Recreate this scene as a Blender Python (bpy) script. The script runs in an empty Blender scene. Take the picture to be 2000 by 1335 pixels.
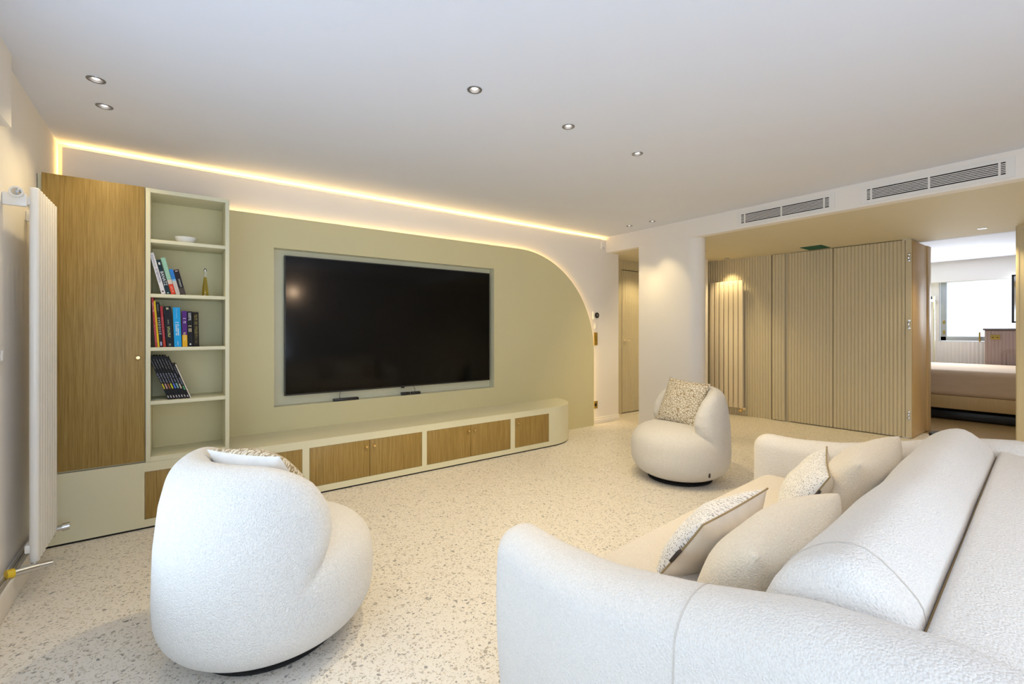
import bpy, bmesh, math, random
import numpy as np
from mathutils import Vector, Matrix, Euler
random.seed(7)
PI = math.pi
S = bpy.context.scene
COL = S.collection

# ------------------------------------------------------------------ camera, world, light, exposure
CAM_H = 1.2525
cam = bpy.data.cameras.new('camera'); cam_o = bpy.data.objects.new('camera', cam); COL.objects.link(cam_o)
cam.sensor_width = 36.0; cam.lens = 888.09 / 2000 * 36.0
cam.shift_y = -(667.5 - 643.85) / 2000.0
cam.clip_start = 0.02
cam_o.location = (0, 0, CAM_H)
cam_o.rotation_euler = (PI / 2, 0, math.radians(53.4916 - 90))
S.camera = cam_o
S.view_settings.view_transform = 'Standard'
try: S.view_settings.look = 'None'
except Exception: pass
S.view_settings.gamma = 1.0
S.view_settings.use_curve_mapping = False
S.view_settings.exposure = 0.08
S.cycles.max_bounces = 12
S.cycles.diffuse_bounces = 6
S.cycles.sample_clamp_indirect = 6.0

world = bpy.data.worlds.new('daylight_sky'); S.world = world
world.use_nodes = True
wn = world.node_tree.nodes['Background']
wn.inputs[0].default_value = (0.80, 0.90, 1.0, 1); wn.inputs[1].default_value = 1.6

DAY = (0.62, 0.79, 1.0)
WARM = (1.0, 0.77, 0.40)

def area(name, loc, rot, sx, sy, power, color):
    l = bpy.data.lights.new(name, 'AREA'); l.shape = 'RECTANGLE'; l.size = sx; l.size_y = sy
    l.energy = power; l.color = color
    o = bpy.data.objects.new(name, l); COL.objects.link(o); o.location = loc; o.rotation_euler = rot
    return o
# daylight through the big glazed window in the left wall and the bedroom window; added fill from behind
area('daylight_left_window', (-0.575, 1.25, 1.15), (0, -PI / 2 - 0.45, 0), 1.7, 2.3, 21, DAY)
area('fill_behind_camera', (0.60, -1.55, 1.15), (PI / 2 + 0.85, 0, 0), 2.2, 1.6, 54, DAY)  # unseen uplight added to cool the ceiling and lift the sofa
area('daylight_bedroom_window', (10.9, 1.6, 1.6), (0, PI / 2, 0), 1.0, 1.6, 90, (0.86, 0.93, 1.0))

# ------------------------------------------------------------------ materials
def nt(m):
    m.use_nodes = True
    return m.node_tree, m.node_tree.nodes['Principled BSDF']
def mat(name, col, rough=0.6, metal=0.0, spec=0.5):
    m = bpy.data.materials.new(name); t, b = nt(m)
    b.inputs['Base Color'].default_value = (*col, 1); b.inputs['Roughness'].default_value = rough
    b.inputs['Metallic'].default_value = metal
    b.inputs['Specular IOR Level'].default_value = spec
    return m
def coords(t, scale=(1, 1, 1), kind='Object'):
    tc = t.nodes.new('ShaderNodeTexCoord'); mp = t.nodes.new('ShaderNodeMapping')
    mp.inputs['Scale'].default_value = scale
    t.links.new(tc.outputs[kind], mp.inputs['Vector'])
    return mp.outputs['Vector']
def noise(t, vec, scale, detail=3, rough=0.5):
    n = t.nodes.new('ShaderNodeTexNoise'); n.inputs['Scale'].default_value = scale
    n.inputs['Detail'].default_value = detail; n.inputs['Roughness'].default_value = rough
    t.links.new(vec, n.inputs['Vector']); return n
def voro(t, vec, scale, feature='F1', rnd=1.0):
    n = t.nodes.new('ShaderNodeTexVoronoi'); n.feature = feature
    n.inputs['Scale'].default_value = scale; n.inputs['Randomness'].default_value = rnd
    t.links.new(vec, n.inputs['Vector']); return n
def ramp(t, fac, stops, interp='LINEAR'):
    r = t.nodes.new('ShaderNodeValToRGB'); e = r.color_ramp.elements; r.color_ramp.interpolation = interp
    while len(e) < len(stops): e.new(0.5)
    for i, (p, c) in enumerate(stops):
        e[i].position = p; e[i].color = (*c, 1) if len(c) == 3 else c
    t.links.new(fac, r.inputs['Fac']); return r
def math_n(t, op, a, b=None):
    n = t.nodes.new('ShaderNodeMath'); n.operation = op
    for i, v in enumerate((a, b)):
        if v is None: continue
        if isinstance(v, (int, float)): n.inputs[i].default_value = v
        else: t.links.new(v, n.inputs[i])
    return n.outputs[0]
def mix(t, fac, a, b):
    n = t.nodes.new('ShaderNodeMix'); n.data_type = 'RGBA'
    if isinstance(fac, (int, float)): n.inputs[0].default_value = fac
    else: t.links.new(fac, n.inputs[0])
    for i, v in ((6, a), (7, b)):
        if isinstance(v, tuple): n.inputs[i].default_value = (*v, 1)
        else: t.links.new(v, n.inputs[i])
    return n.outputs[2]
def bump(t, b, height, dist, strength=1.0):
    n = t.nodes.new('ShaderNodeBump'); n.inputs['Distance'].default_value = dist; n.inputs['Strength'].default_value = strength
    t.links.new(height, n.inputs['Height']); t.links.new(n.outputs['Normal'], b.inputs['Normal'])

def paint(name, col, rough=0.6, var=0.03):
    m = mat(name, col, rough, spec=0.3); t, b = nt(m)
    n = noise(t, coords(t), 3.0, 4)
    c2 = tuple(c * (1 - var) for c in col)
    t.links.new(mix(t, n.outputs['Fac'], col, c2), b.inputs['Base Color'])
    n2 = noise(t, coords(t), 180, 2); bump(t, b, n2.outputs['Fac'], 0.0006, 0.35)
    return m
M_CEIL = paint('ceiling_paint', (0.735, 0.765, 0.855), 0.8)
M_WALL = paint('white_wall_paint', (0.83, 0.80, 0.76), 0.75)
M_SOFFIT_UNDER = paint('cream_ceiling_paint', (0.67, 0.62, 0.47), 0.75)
M_SAGE = paint('sage_paint', (0.66, 0.605, 0.36), 0.5)
M_SAGE_LIGHT = paint('pale_sage_lacquer', (0.70, 0.675, 0.49), 0.45)
M_FLUTE = paint('beige_fluted_paint', (0.60, 0.54, 0.39), 0.5)
M_WHITE_METAL = mat('white_enamel', (0.80, 0.78, 0.74), 0.3)
M_BEIGE_METAL = mat('beige_enamel', (0.72, 0.64, 0.50), 0.32)
M_CHROME = mat('chrome', (0.62, 0.62, 0.62), 0.18, 1.0)
M_BRASS = mat('brass', (0.80, 0.60, 0.28), 0.28, 1.0)
M_DARKBRASS = mat('aged_brass', (0.42, 0.30, 0.07), 0.4, 0.8)
M_BLACK = mat('black_plastic', (0.012, 0.012, 0.013), 0.4)
M_DARK = mat('dark_void', (0.01, 0.01, 0.01), 0.9)
M_GREYRING = mat('grey_trim', (0.25, 0.25, 0.26), 0.35, 0.6)
M_TABLE = mat('matt_dark_lacquer', (0.02, 0.018, 0.016), 0.75, spec=0.2)
M_WHITEPL = mat('white_plastic', (0.78, 0.77, 0.75), 0.4)
M_GREEN = mat('dark_green_mesh', (0.010, 0.10, 0.055), 0.6)
M_YELLOW = mat('yellow_cap', (0.70, 0.48, 0.02), 0.4)
M_GREYFRAME = mat('grey_window_frame', (0.42, 0.46, 0.48), 0.4, 0.3)
M_COPPER = mat('pipe_grey', (0.45, 0.42, 0.36), 0.35, 0.6)

def wood(name, dark, light, sc=1.0):
    m = mat(name, light, 0.45, spec=0.35); t, b = nt(m)
    v = coords(t, (1, 1, 0.022))
    n1 = noise(t, v, 110 * sc, 6, 0.7); n2 = noise(t, v, 330 * sc, 3, 0.6); n3 = noise(t, coords(t, (1, 1, 0.25)), 5 * sc, 3)
    f = math_n(t, 'ADD', math_n(t, 'MULTIPLY', n1.outputs['Fac'], 0.6), math_n(t, 'MULTIPLY', n2.outputs['Fac'], 0.4))
    r = ramp(t, f, [(0.36, dark), (0.62, light)])
    c = mix(t, math_n(t, 'MULTIPLY', n3.outputs['Fac'], 0.45), r.outputs['Color'], tuple(0.75 * a for a in dark))
    t.links.new(c, b.inputs['Base Color']); bump(t, b, f, 0.0006, 0.5)
    return m
M_OAK = wood('oak_veneer', (0.235, 0.145, 0.034), (0.45, 0.31, 0.10))
M_LEAF = wood('pale_beech', (0.50, 0.34, 0.16), (0.56, 0.40, 0.20), 0.6)
M_PARQUET = wood('bedroom_floor_wood', (0.26, 0.17, 0.07), (0.40, 0.28, 0.13), 0.5)

def terrazzo():
    m = mat('terrazzo', (0.8, 0.76, 0.68), 0.32, spec=0.4); t, b = nt(m)
    base = noise(t, coords(t), 9, 4)
    col = mix(t, base.outputs['Fac'], (0.72, 0.685, 0.625), (0.77, 0.74, 0.69))
    for sc, thr, edge, pal in ((175, 0.78, 0.10, [(0.0, (0.58, 0.53, 0.45)), (0.5, (0.46, 0.42, 0.36)), (1.0, (0.66, 0.62, 0.55))]),
                          (118, 0.79, 0.12, [(0.0, (0.36, 0.34, 0.31)), (0.35, (0.62, 0.54, 0.42)), (0.7, (0.27, 0.26, 0.25)), (1.0, (0.55, 0.52, 0.48))]),
                          (72, 0.90, 0.16, [(0.0, (0.30, 0.30, 0.29)), (0.4, (0.50, 0.45, 0.38)), (0.7, (0.22, 0.22, 0.22)), (1.0, (0.60, 0.58, 0.54))])):
        v = coords(t, (1, 1, 0.0)); dn = noise(t, v, sc * 0.7, 2)
        mp = t.nodes.new('ShaderNodeMixRGB'); mp.blend_type = 'LINEAR_LIGHT'; mp.inputs['Fac'].default_value = 0.006
        t.links.new(v, mp.inputs['Color1']); t.links.new(dn.outputs['Color'], mp.inputs['Color2'])
        c1 = voro(t, mp.outputs['Color'], sc); c2 = voro(t, mp.outputs['Color'], sc, 'DISTANCE_TO_EDGE')
        sep = t.nodes.new('ShaderNodeSeparateColor'); t.links.new(c1.outputs['Color'], sep.inputs['Color'])
        pick = math_n(t, 'GREATER_THAN', sep.outputs[0], thr)
        thick = math_n(t, 'GREATER_THAN', c2.outputs['Distance'], math_n(t, 'MULTIPLY', sep.outputs[1], edge * 2.2))
        pc = ramp(t, sep.outputs[2], pal)
        col = mix(t, math_n(t, 'MULTIPLY', pick, thick), col, pc.outputs['Color'])
    t.links.new(col, b.inputs['Base Color'])
    return m
M_TERR = terrazzo()

def boucle(name, col, scale=150, depth=0.006, var=0.12):
    m = mat(name, col, 0.95, spec=0.15); t, b = nt(m)
    v = coords(t); n = noise(t, v, scale * 0.9, 3, 0.6); vo = voro(t, v, scale)
    f = math_n(t, 'ADD', math_n(t, 'MULTIPLY', vo.outputs['Distance'], -0.8), math_n(t, 'MULTIPLY', n.outputs['Fac'], 0.9))
    bump(t, b, f, depth, 0.75)
    r = ramp(t, n.outputs['Fac'], [(0.35, tuple(c * (1 - var) for c in col)), (0.6, col)])
    t.links.new(r.outputs['Color'], b.inputs['Base Color'])
    b.inputs['Sheen Weight'].default_value = 0.25; b.inputs['Sheen Roughness'].default_value = 0.6
    return m
M_BOUCLE = boucle('boucle_white', (0.72, 0.70, 0.665), 190, 0.004)
M_SOFA = boucle('sofa_boucle', (0.75, 0.715, 0.665), 210, 0.0035, 0.08)
M_SEATF = boucle('seat_boucle', (0.71, 0.645, 0.555), 210, 0.003, 0.08)
M_FLUFFY = boucle('fluffy_fleece', (0.78, 0.70, 0.57), 190, 0.0035, 0.10)
M_GAP_SHADE = mat('gap_shade', (0.24, 0.16, 0.07), 0.9)  # dark brown painted in for shade in the sofa back groove
M_SEAM_PALE = mat('pale_seam_thread', (0.55, 0.50, 0.44), 0.9)
def linen(name, col):
    m = mat(name, col, 0.9, spec=0.2); t, b = nt(m)
    n = noise(t, coords(t, (1, 1, 1)), 400, 2); bump(t, b, n.outputs['Fac'], 0.0012, 0.6)
    w = noise(t, coords(t, (1, 0.25, 1)), 22, 2); r = ramp(t, w.outputs['Fac'], [(0.35, tuple(c * .94 for c in col)), (0.65, col)])
    t.links.new(r.outputs['Color'], b.inputs['Base Color'])
    return m
M_LINEN = linen('cream_linen', (0.76, 0.70, 0.61))
M_WHITELINEN = linen('white_linen', (0.80, 0.79, 0.77))
M_PIPING = mat('taupe_piping', (0.33, 0.25, 0.13), 0.8)
M_TAG = mat('dark_label', (0.045, 0.035, 0.03), 0.7)
def dotted():
    m = mat('dotted_fabric', (0.8, 0.79, 0.77), 0.9, spec=0.2); t, b = nt(m)
    v = coords(t, (1, 1, 0.05)); c = voro(t, v, 200); sep = t.nodes.new('ShaderNodeSeparateColor'); t.links.new(c.outputs['Color'], sep.inputs['Color'])
    n = noise(t, v, 260, 2)
    d = math_n(t, 'ADD', c.outputs['Distance'], math_n(t, 'MULTIPLY', n.outputs['Fac'], 0.25))
    f = math_n(t, 'MULTIPLY', math_n(t, 'LESS_THAN', d, 0.46), math_n(t, 'GREATER_THAN', sep.outputs[0], 0.12))
    pc = ramp(t, sep.outputs[1], [(0.0, (0.10, 0.10, 0.11)), (0.6, (0.20, 0.20, 0.22)), (1.0, (0.42, 0.36, 0.26))])
    t.links.new(mix(t, f, (0.76, 0.75, 0.735), pc.outputs['Color']), b.inputs['Base Color'])
    return m
M_DOT = dotted()
def cells(name, line, fill, scale):
    m = mat(name, fill, 0.85, spec=0.2); t, b = nt(m)
    v = coords(t, (1, 1, 0.05)); e = voro(t, v, scale, 'DISTANCE_TO_EDGE'); e2 = voro(t, v, scale * 1.9, 'DISTANCE_TO_EDGE')
    n = noise(t, v, scale * 3, 2)
    f1 = math_n(t, 'LESS_THAN', math_n(t, 'ADD', e.outputs['Distance'], math_n(t, 'MULTIPLY', n.outputs['Fac'], 0.04)), 0.092)
    f2 = math_n(t, 'LESS_THAN', e2.outputs['Distance'], 0.045)
    t.links.new(mix(t, math_n(t, 'MAXIMUM', f1, f2), fill, line), b.inputs['Base Color'])
    bump(t, b, e.outputs['Distance'], 0.004, 0.4)
    return m
M_CELL = cells('geometric_weave', (0.30, 0.235, 0.14), (0.73, 0.69, 0.60), 52)

def emit(name, col, strength, oneside=False):
    m = bpy.data.materials.new(name); m.use_nodes = True; t = m.node_tree; t.nodes.clear()
    e = t.nodes.new('ShaderNodeEmission'); e.inputs[0].default_value = (*col, 1); e.inputs[1].default_value = strength
    o = t.nodes.new('ShaderNodeOutputMaterial')
    if oneside:
        g = t.nodes.new('ShaderNodeNewGeometry'); t.links.new(math_n(t, 'MULTIPLY', math_n(t, 'SUBTRACT', 1.0, g.outputs['Backfacing']), strength), e.inputs[1])
    t.links.new(e.outputs[0], o.inputs[0]); return m
M_LED_TOP = emit('led_cove', (1.0, 0.60, 0.17), 26, True)
M_LED_SIDE = emit('led_side', (1.0, 0.58, 0.15), 30, True)
M_LED_PANEL = emit('led_panel', (1.0, 0.62, 0.20), 16, True)
M_BULB = emit('lamp_lens', (1.0, 0.90, 0.76), 3.5)
M_WALLLAMP = emit('wall_lamp_glass', (1.0, 0.70, 0.45), 90)
def glass(name, rough=0.0, col=(1, 1, 1)):
    m = mat(name, col, rough); t, b = nt(m); b.inputs['Transmission Weight'].default_value = 1.0; b.inputs['IOR'].default_value = 1.45
    return m
M_GLASS = glass('window_glass', 0.0)
M_FROST = glass('frosted_glass', 0.6)
M_OIL = glass('amber_oil', 0.05, (0.62, 0.45, 0.05))
M_SCREEN = mat('tv_screen', (0.002, 0.002, 0.002), 0.10, spec=0.22)

# ------------------------------------------------------------------ mesh helpers
def box(bm, x0, x1, y0, y1, z0, z1, bev=0.0, seg=2):
    vs = [bm.verts.new((x, y, z)) for x in (x0, x1) for y in (y0, y1) for z in (z0, z1)]
    fs = [bm.faces.new([vs[i] for i in q]) for q in ((0, 1, 3, 2), (4, 6, 7, 5), (0, 4, 5, 1), (2, 3, 7, 6), (0, 2, 6, 4), (1, 5, 7, 3))]
    if bev > 0:
        es = list({e for f in fs for e in f.edges})
        bmesh.ops.bevel(bm, geom=es, offset=bev, segments=seg, profile=0.5, affect='EDGES')
    return bm
def NB(): return bmesh.new()
def B(*a, **k): return box(NB(), *a, **k)
def prism(bm, pts, axis, a0, a1, bev=0.0):
    """pts: 2D outline, extruded along axis ('x': pts are (y,z); 'y': (x,z); 'z': (x,y))"""
    def P(p, a):
        return {'x': (a, p[0], p[1]), 'y': (p[0], a, p[1]), 'z': (p[0], p[1], a)}[axis]
    lo = [bm.verts.new(P(p, a0)) for p in pts]; hi = [bm.verts.new(P(p, a1)) for p in pts]
    n = len(pts)
    f = [bm.faces.new(lo[::-1]), bm.faces.new(hi)]
    for i in range(n): bm.faces.new((lo[i], lo[(i + 1) % n], hi[(i + 1) % n], hi[i]))
    if bev > 0:
        es = list(f[0].edges) + list(f[1].edges)
        bmesh.ops.bevel(bm, geom=es, offset=bev, segments=2, profile=0.5, affect='EDGES')
    return bm
def lathe(bm, prof, n=24, c=(0, 0, 0), axis='z', caps=True):
    rings = []
    for r, z in prof:
        ring = []
        for i in range(n):
            a = 2 * PI * i / n
            p = {'z': (r * math.cos(a), r * math.sin(a), z), 'y': (r * math.cos(a), z, r * math.sin(a)), 'x': (z, r * math.cos(a), r * math.sin(a))}[axis]
            ring.append(bm.verts.new((p[0] + c[0], p[1] + c[1], p[2] + c[2])))
        rings.append(ring)
    for a, b in zip(rings, rings[1:]):
        for i in range(n): bm.faces.new((a[i], a[(i + 1) % n], b[(i + 1) % n], b[i]))
    if caps and prof[0][0] > 1e-6: bm.faces.new(rings[0][::-1])
    if caps and prof[-1][0] > 1e-6: bm.faces.new(rings[-1])
    return bm
def tube(bm, pts, r, n=8, closed=False):
    pts = [Vector(p) for p in pts]; N = len(pts); rings = []
    for i, p in enumerate(pts):
        a = pts[(i - 1) % N] if (closed or i > 0) else p
        b = pts[(i + 1) % N] if (closed or i < N - 1) else p
        t = (b - a).normalized() if (b - a).length > 1e-9 else Vector((0, 0, 1))
        u = t.cross(Vector((0, 0, 1)))
        if u.length < 0.05: u = t.cross(Vector((1, 0, 0)))
        u.normalize(); v = t.cross(u)
        rings.append([bm.verts.new(p + r * (math.cos(2 * PI * k / n) * u + math.sin(2 * PI * k / n) * v)) for k in range(n)])
    rng = range(N if closed else N - 1)
    for i in rng:
        a, b = rings[i], rings[(i + 1) % N]
        for k in range(n): bm.faces.new((a[k], a[(k + 1) % n], b[(k + 1) % n], b[k]))
    if not closed:
        bm.faces.new(rings[0][::-1]); bm.faces.new(rings[-1])
    return bm
def rcoords(h, r, k, m=5):
    r = min(r, h * 0.999)
    a = [h - r + r * math.tan(PI / 4 * i / m) for i in range(1, m + 1)]
    flat = list(np.linspace(-(h - r), h - r, k + 1))
    return [-x for x in a[::-1]] + flat + a
def rbox(sx, sy, sz, r, k=(6, 6, 6), m=5):
    """rounded box, centred, as (verts, faces)"""
    H = (sx / 2, sy / 2, sz / 2); C = [rcoords(H[i], r, k[i], m) for i in range(3)]
    idx = {}; V = []; Fc = []
    def vid(i, j, l):
        key = (i, j, l)
        if key not in idx:
            p = np.array([C[0][i], C[1][j], C[2][l]]); q = np.clip(p, [-(h - min(r, h * .999)) for h in H], [h - min(r, h * .999) for h in H])
            d = p - q; L = np.linalg.norm(d)
            idx[key] = len(V); V.append(q + d / L * r if L > 1e-9 else p)
        return idx[key]
    n = [len(c) - 1 for c in C]
    for i in range(n[0]):
        for j in range(n[1]):
            Fc.append((vid(i, j, n[2]), vid(i + 1, j, n[2]), vid(i + 1, j + 1, n[2]), vid(i, j + 1, n[2])))
            Fc.append((vid(i, j, 0), vid(i, j + 1, 0), vid(i + 1, j + 1, 0), vid(i + 1, j, 0)))
    for i in range(n[0]):
        for l in range(n[2]):
            Fc.append((vid(i, 0, l), vid(i + 1, 0, l), vid(i + 1, 0, l + 1), vid(i, 0, l + 1)))
            Fc.append((vid(i, n[1], l), vid(i, n[1], l + 1), vid(i + 1, n[1], l + 1), vid(i + 1, n[1], l)))
    for j in range(n[1]):
        for l in range(n[2]):
            Fc.append((vid(0, j, l), vid(0, j, l + 1), vid(0, j + 1, l + 1), vid(0, j + 1, l)))
            Fc.append((vid(n[0], j, l), vid(n[0], j + 1, l), vid(n[0], j + 1, l + 1), vid(n[0], j, l + 1)))
    return np.array(V), Fc
def place(o, parent):
    COL.objects.link(o)
    if parent is not None: o.parent = parent
    return o
def obj(name, geo, m, parent=None, smooth=None, shift=True, label=None):
    """geo: bmesh or (verts, faces); coordinates are world coordinates when shift, moved into the parent's frame (parents here are unrotated then)"""
    me = bpy.data.meshes.new(name)
    if isinstance(geo, tuple):
        me.from_pydata([tuple(map(float, v)) for v in geo[0]], [], [tuple(map(int, f)) for f in geo[1]])
        if smooth is None: smooth = 180
    else:
        bmesh.ops.recalc_face_normals(geo, faces=geo.faces)
        geo.to_mesh(me); geo.free()
    if shift and parent is not None:
        off = Vector((0, 0, 0)); p = parent
        while p is not None: off += Vector(p.location); p = p.parent
        me.transform(Matrix.Translation(-off))
    if smooth is None: smooth = 35
    me.polygons.foreach_set('use_smooth', [True] * len(me.polygons))
    if smooth < 180: me.set_sharp_from_angle(angle=math.radians(smooth))
    me.materials.append(m)
    o = bpy.data.objects.new(name, me)
    if label: o['label'] = label
    return place(o, parent)
def tag(o, label, cat, group=None):
    o['label'] = label; o['category'] = cat
    if group: o['group'] = group
    return o
def thing(name, label, cat, loc=(0, 0, 0), rotz=0.0, group=None):
    o = bpy.data.objects.new(name, None); COL.objects.link(o); o.location = loc; o.rotation_euler = (0, 0, rotz)
    o.empty_display_size = 0.1
    return tag(o, label, cat, group)
def struct(name, geo, m, parent=None, **k):
    o = obj(name, geo, m, parent, **k)
    if parent is None: o['kind'] = 'structure'
    return o
def dup(root):
    r = root.copy(); COL.objects.link(r)
    for ch in list(root.children):
        c = ch.copy(); COL.objects.link(c); c.parent = r
        for g in list(ch.children):
            d = g.copy(); COL.objects.link(d); d.parent = c
    return r
def holed(z, outer, holes, n=20):
    """flat sheet at height z with round holes"""
    bm = NB(); es = []
    def loop(ps):
        vs = [bm.verts.new((p[0], p[1], z)) for p in ps]
        for i in range(len(vs)): es.append(bm.edges.new((vs[i], vs[(i + 1) % len(vs)])))
    loop(outer)
    for x, y, r in holes: loop([(x + r * math.cos(2 * PI * i / n), y + r * math.sin(2 * PI * i / n)) for i in range(n)])
    bmesh.ops.triangle_fill(bm, use_beauty=True, use_dissolve=False, edges=es)
    return bm

# ------------------------------------------------------------------ room shell
HC = 2.505          # main ceiling
XL = -0.635         # left wall
YP = 4.155          # sage panel front
YW = 4.205          # white upper wall front
YC = 3.672          # cabinet front
XS = 4.70           # soffit front
ZS = 2.30           # underside of soffit
YB = -1.80          # back wall
XE = 11.4           # bedroom end
KF = -0.0672; XF = 6.693; AF = math.atan(KF)      # fluted wall line  X = XF + KF (Y-3)
def fx(y): return XF + KF * (y - 3)

struct('floor', B(-0.8, 7.3, -1.9, 4.7, -0.1, 0.0), M_TERR)
CEIL_LIGHTS = [(-0.32, 3.07), (-0.32, 3.41), (1.255, 2.023), (1.947, 2.046), (2.642, 2.069), (4.40, 3.566), (4.426, 3.256)]
SOFFIT_LIGHTS = [(6.50, 3.48), (6.70, 0.885)]
struct('ceiling', holed(HC, [(-0.8, -1.9), (4.72, -1.9), (4.72, 4.35), (-0.8, 4.35)], [(x, y, 0.03) for x, y in CEIL_LIGHTS]), M_CEIL)
struct('ceiling_sky_block', B(-0.9, 11.6, -2.0, 5.0, 2.72, 2.8), M_CEIL)  # unseen slab added above the ceilings to keep sky light out
struct('ceiling_low', holed(ZS, [(XS + 0.099, -1.9), (fx(-1.9) + 0.30, -1.9), (fx(4.7) + 0.30, 4.7), (XS + 0.099, 4.7)], [(x, y, 0.028) for x, y in SOFFIT_LIGHTS]), M_SOFFIT_UNDER)
# trim_1: the dropped soffit beam; its lower edge carries on over the corridor as the lintel
struct('trim_1', B(XS, XS + 0.10, -1.9, 4.30, ZS, 2.6), M_WALL)
# left wall with the window opening out of frame
bm = NB()
box(bm, XL - 0.25, XL, -1.9, 0.05, 0, 2.6); box(bm, XL - 0.25, XL, 2.45, 4.45, 0, 2.6)
box(bm, XL - 0.25, XL, 0.05, 2.45, 2.14, 2.6); box(bm, XL - 0.25, XL, 0.05, 2.45, 0, 0.14)
struct('wall_left', bm, M_WALL)
struct('trim_2', B(XL, -0.60, -1.7, 3.02, 2.172, HC), M_WALL)
w = struct('window_1', prism(NB(), [(0.05, 0.14), (2.45, 0.14), (2.45, 2.14), (0.05, 2.14)], 'x', XL - 0.205, XL - 0.20), M_GLASS)
bm = NB()
for y in (0.05, 1.21, 2.37): box(bm, XL - 0.22, XL - 0.16, y, y + 0.08, 0.14, 2.14)
for z in (0.14, 2.06): box(bm, XL - 0.22, XL - 0.16, 0.05, 2.45, z, z + 0.08)
struct('window_frame', bm, M_WHITE_METAL, w)
bm = NB(); box(bm, XL, XL + 0.04, -1.7, 3.67, 0, 0.13, 0.006); box(bm, XL, XL + 0.046, -1.7, 3.66, 0.118, 0.131)
struct('baseboard_left', bm, M_WALL)
# front wall behind the TV: upper white face with a hole for the TV recess, and the true wall behind it
bm = NB(); ZT = 2.470
box(bm, -0.605, 0.60, YW, YW + 0.02, 0, ZT); box(bm, 2.88, 4.957, YW, YW + 0.02, 0, ZT)
box(bm, 0.60, 2.88, YW, YW + 0.02, 1.97, ZT); box(bm, 0.60, 2.88, YW, YW + 0.02, 0, 0.58)
box(bm, XS + 0.02, 4.957, YW + 0.02, 4.48, 0, ZS)
struct('wall_front', bm, M_WALL)
struct('wall_front_core', B(-0.9, 4.72, 4.30, 4.40, 0, 2.6), M_WALL)
# LED strips in the slot above and left of the white wall face
def ribbon(pts, half, nrm_off, axis_vec):
    V = []; Fc = []
    for i, p in enumerate(pts):
        p = Vector(p); a = Vector(axis_vec(i)) if callable(axis_vec) else Vector(axis_vec)
        V += [p - a * half, p + a * half]
        if i: Fc.append((2 * i - 2, 2 * i - 1, 2 * i + 1, 2 * i))
    return V, Fc
led = thing('led_strip', 'warm glowing light strip along the slot above the white wall', 'light strip', (0, YW + 0.02, ZT))
V, Fc = ribbon([(4.69, 4.262, ZT - 0.008), (-0.60, 4.262, ZT - 0.008)], 0.012, 0, (0, 0.87, 0.5))
obj('strip', (V, Fc), M_LED_TOP, led)
V, Fc = ribbon([(-0.598, 4.262, ZT), (-0.598, 4.262, 1.9)], 0.010, 0, (-0.5, 0.87, 0))
obj('strip', (V, Fc), M_LED_SIDE, led)

# corridor: set-back fluted wall with a concealed door
def fluted(length, z0, z1, pitch=0.0365, depth=0.0115, thick=0.03, seg=6):
    """panel in the local frame: runs along +x from 0, front faces -y at y=0"""
    n = max(1, round(length / pitch)); p = length / n; xs, ys = [], []
    for i in range(n):
        for k in range(seg):
            s = k / seg; xs.append((i + s) * p); ys.append(depth * (1 - math.sin(PI * s) ** 0.55))
    xs.append(length); ys.append(depth)
    V = []; Fc = []
    for x, y in zip(xs, ys): V += [(x, y, z0), (x, y, z1), (x, thick, z0), (x, thick, z1)]
    for i in range(len(xs) - 1):
        a, b = 4 * i, 4 * i + 4
        Fc += [(a, b, b + 1, a + 1), (a + 1, b + 1, b + 3, a + 3), (a + 2, a + 3, b + 3, b + 2), (a, a + 2, b + 2, b)]
    e = 4 * (len(xs) - 1)
    Fc += [(0, 1, 3, 2), (e, e + 2, e + 3, e + 1)]
    return V, Fc
def move(geo, M):
    return [tuple(M @ Vector(v)) for v in geo[0]], geo[1]
Mcor = Matrix.Translation((4.957, 4.48, 0))
struct('wall_corridor', move(fluted(0.40, 0, ZS), Mcor), M_FLUTE, smooth=40)
struct('wall_corridor_head', move(fluted(1.1, 2.155, ZS), Matrix.Translation((5.36, 4.48, 0))), M_FLUTE, smooth=40)
d3 = struct('door_3', move(fluted(0.80, 0.012, 2.145), Matrix.Translation((5.372, 4.484, 0))), M_FLUTE, smooth=40)
bm = NB(); lathe(bm, [(0.02, 4.484), (0.02, 4.472)], 16, (5.42, 0, 1.09), 'y'); tube(bm, [(5.42, 4.478, 1.09), (5.42, 4.44, 1.09), (5.50, 4.44, 1.09)], 0.007, 8)
struct('door_handle', bm, M_BEIGE_METAL, d3)
struct('wall_corridor_end', B(6.3, 6.36, 3.7, 4.6, 0, ZS), M_WALL)
struct('wall_corridor_core', B(4.9, 7.0, 4.52, 4.60, -0.02, 2.6), M_DARK)
# pier with a half-round end
pts = [(XS, 3.66), (XS, 2.98)] + [(XS + 0.125 - 0.125 * math.cos(a), 2.98 - 0.125 * math.sin(a)) for a in np.linspace(0, PI, 17)[1:-1]] + [(XS + 0.25, 2.98), (XS + 0.25, 3.66)]
struct('wall_pier', prism(NB(), pts, 'z', 0, ZS - 0.0005), M_WALL, smooth=40)
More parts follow.
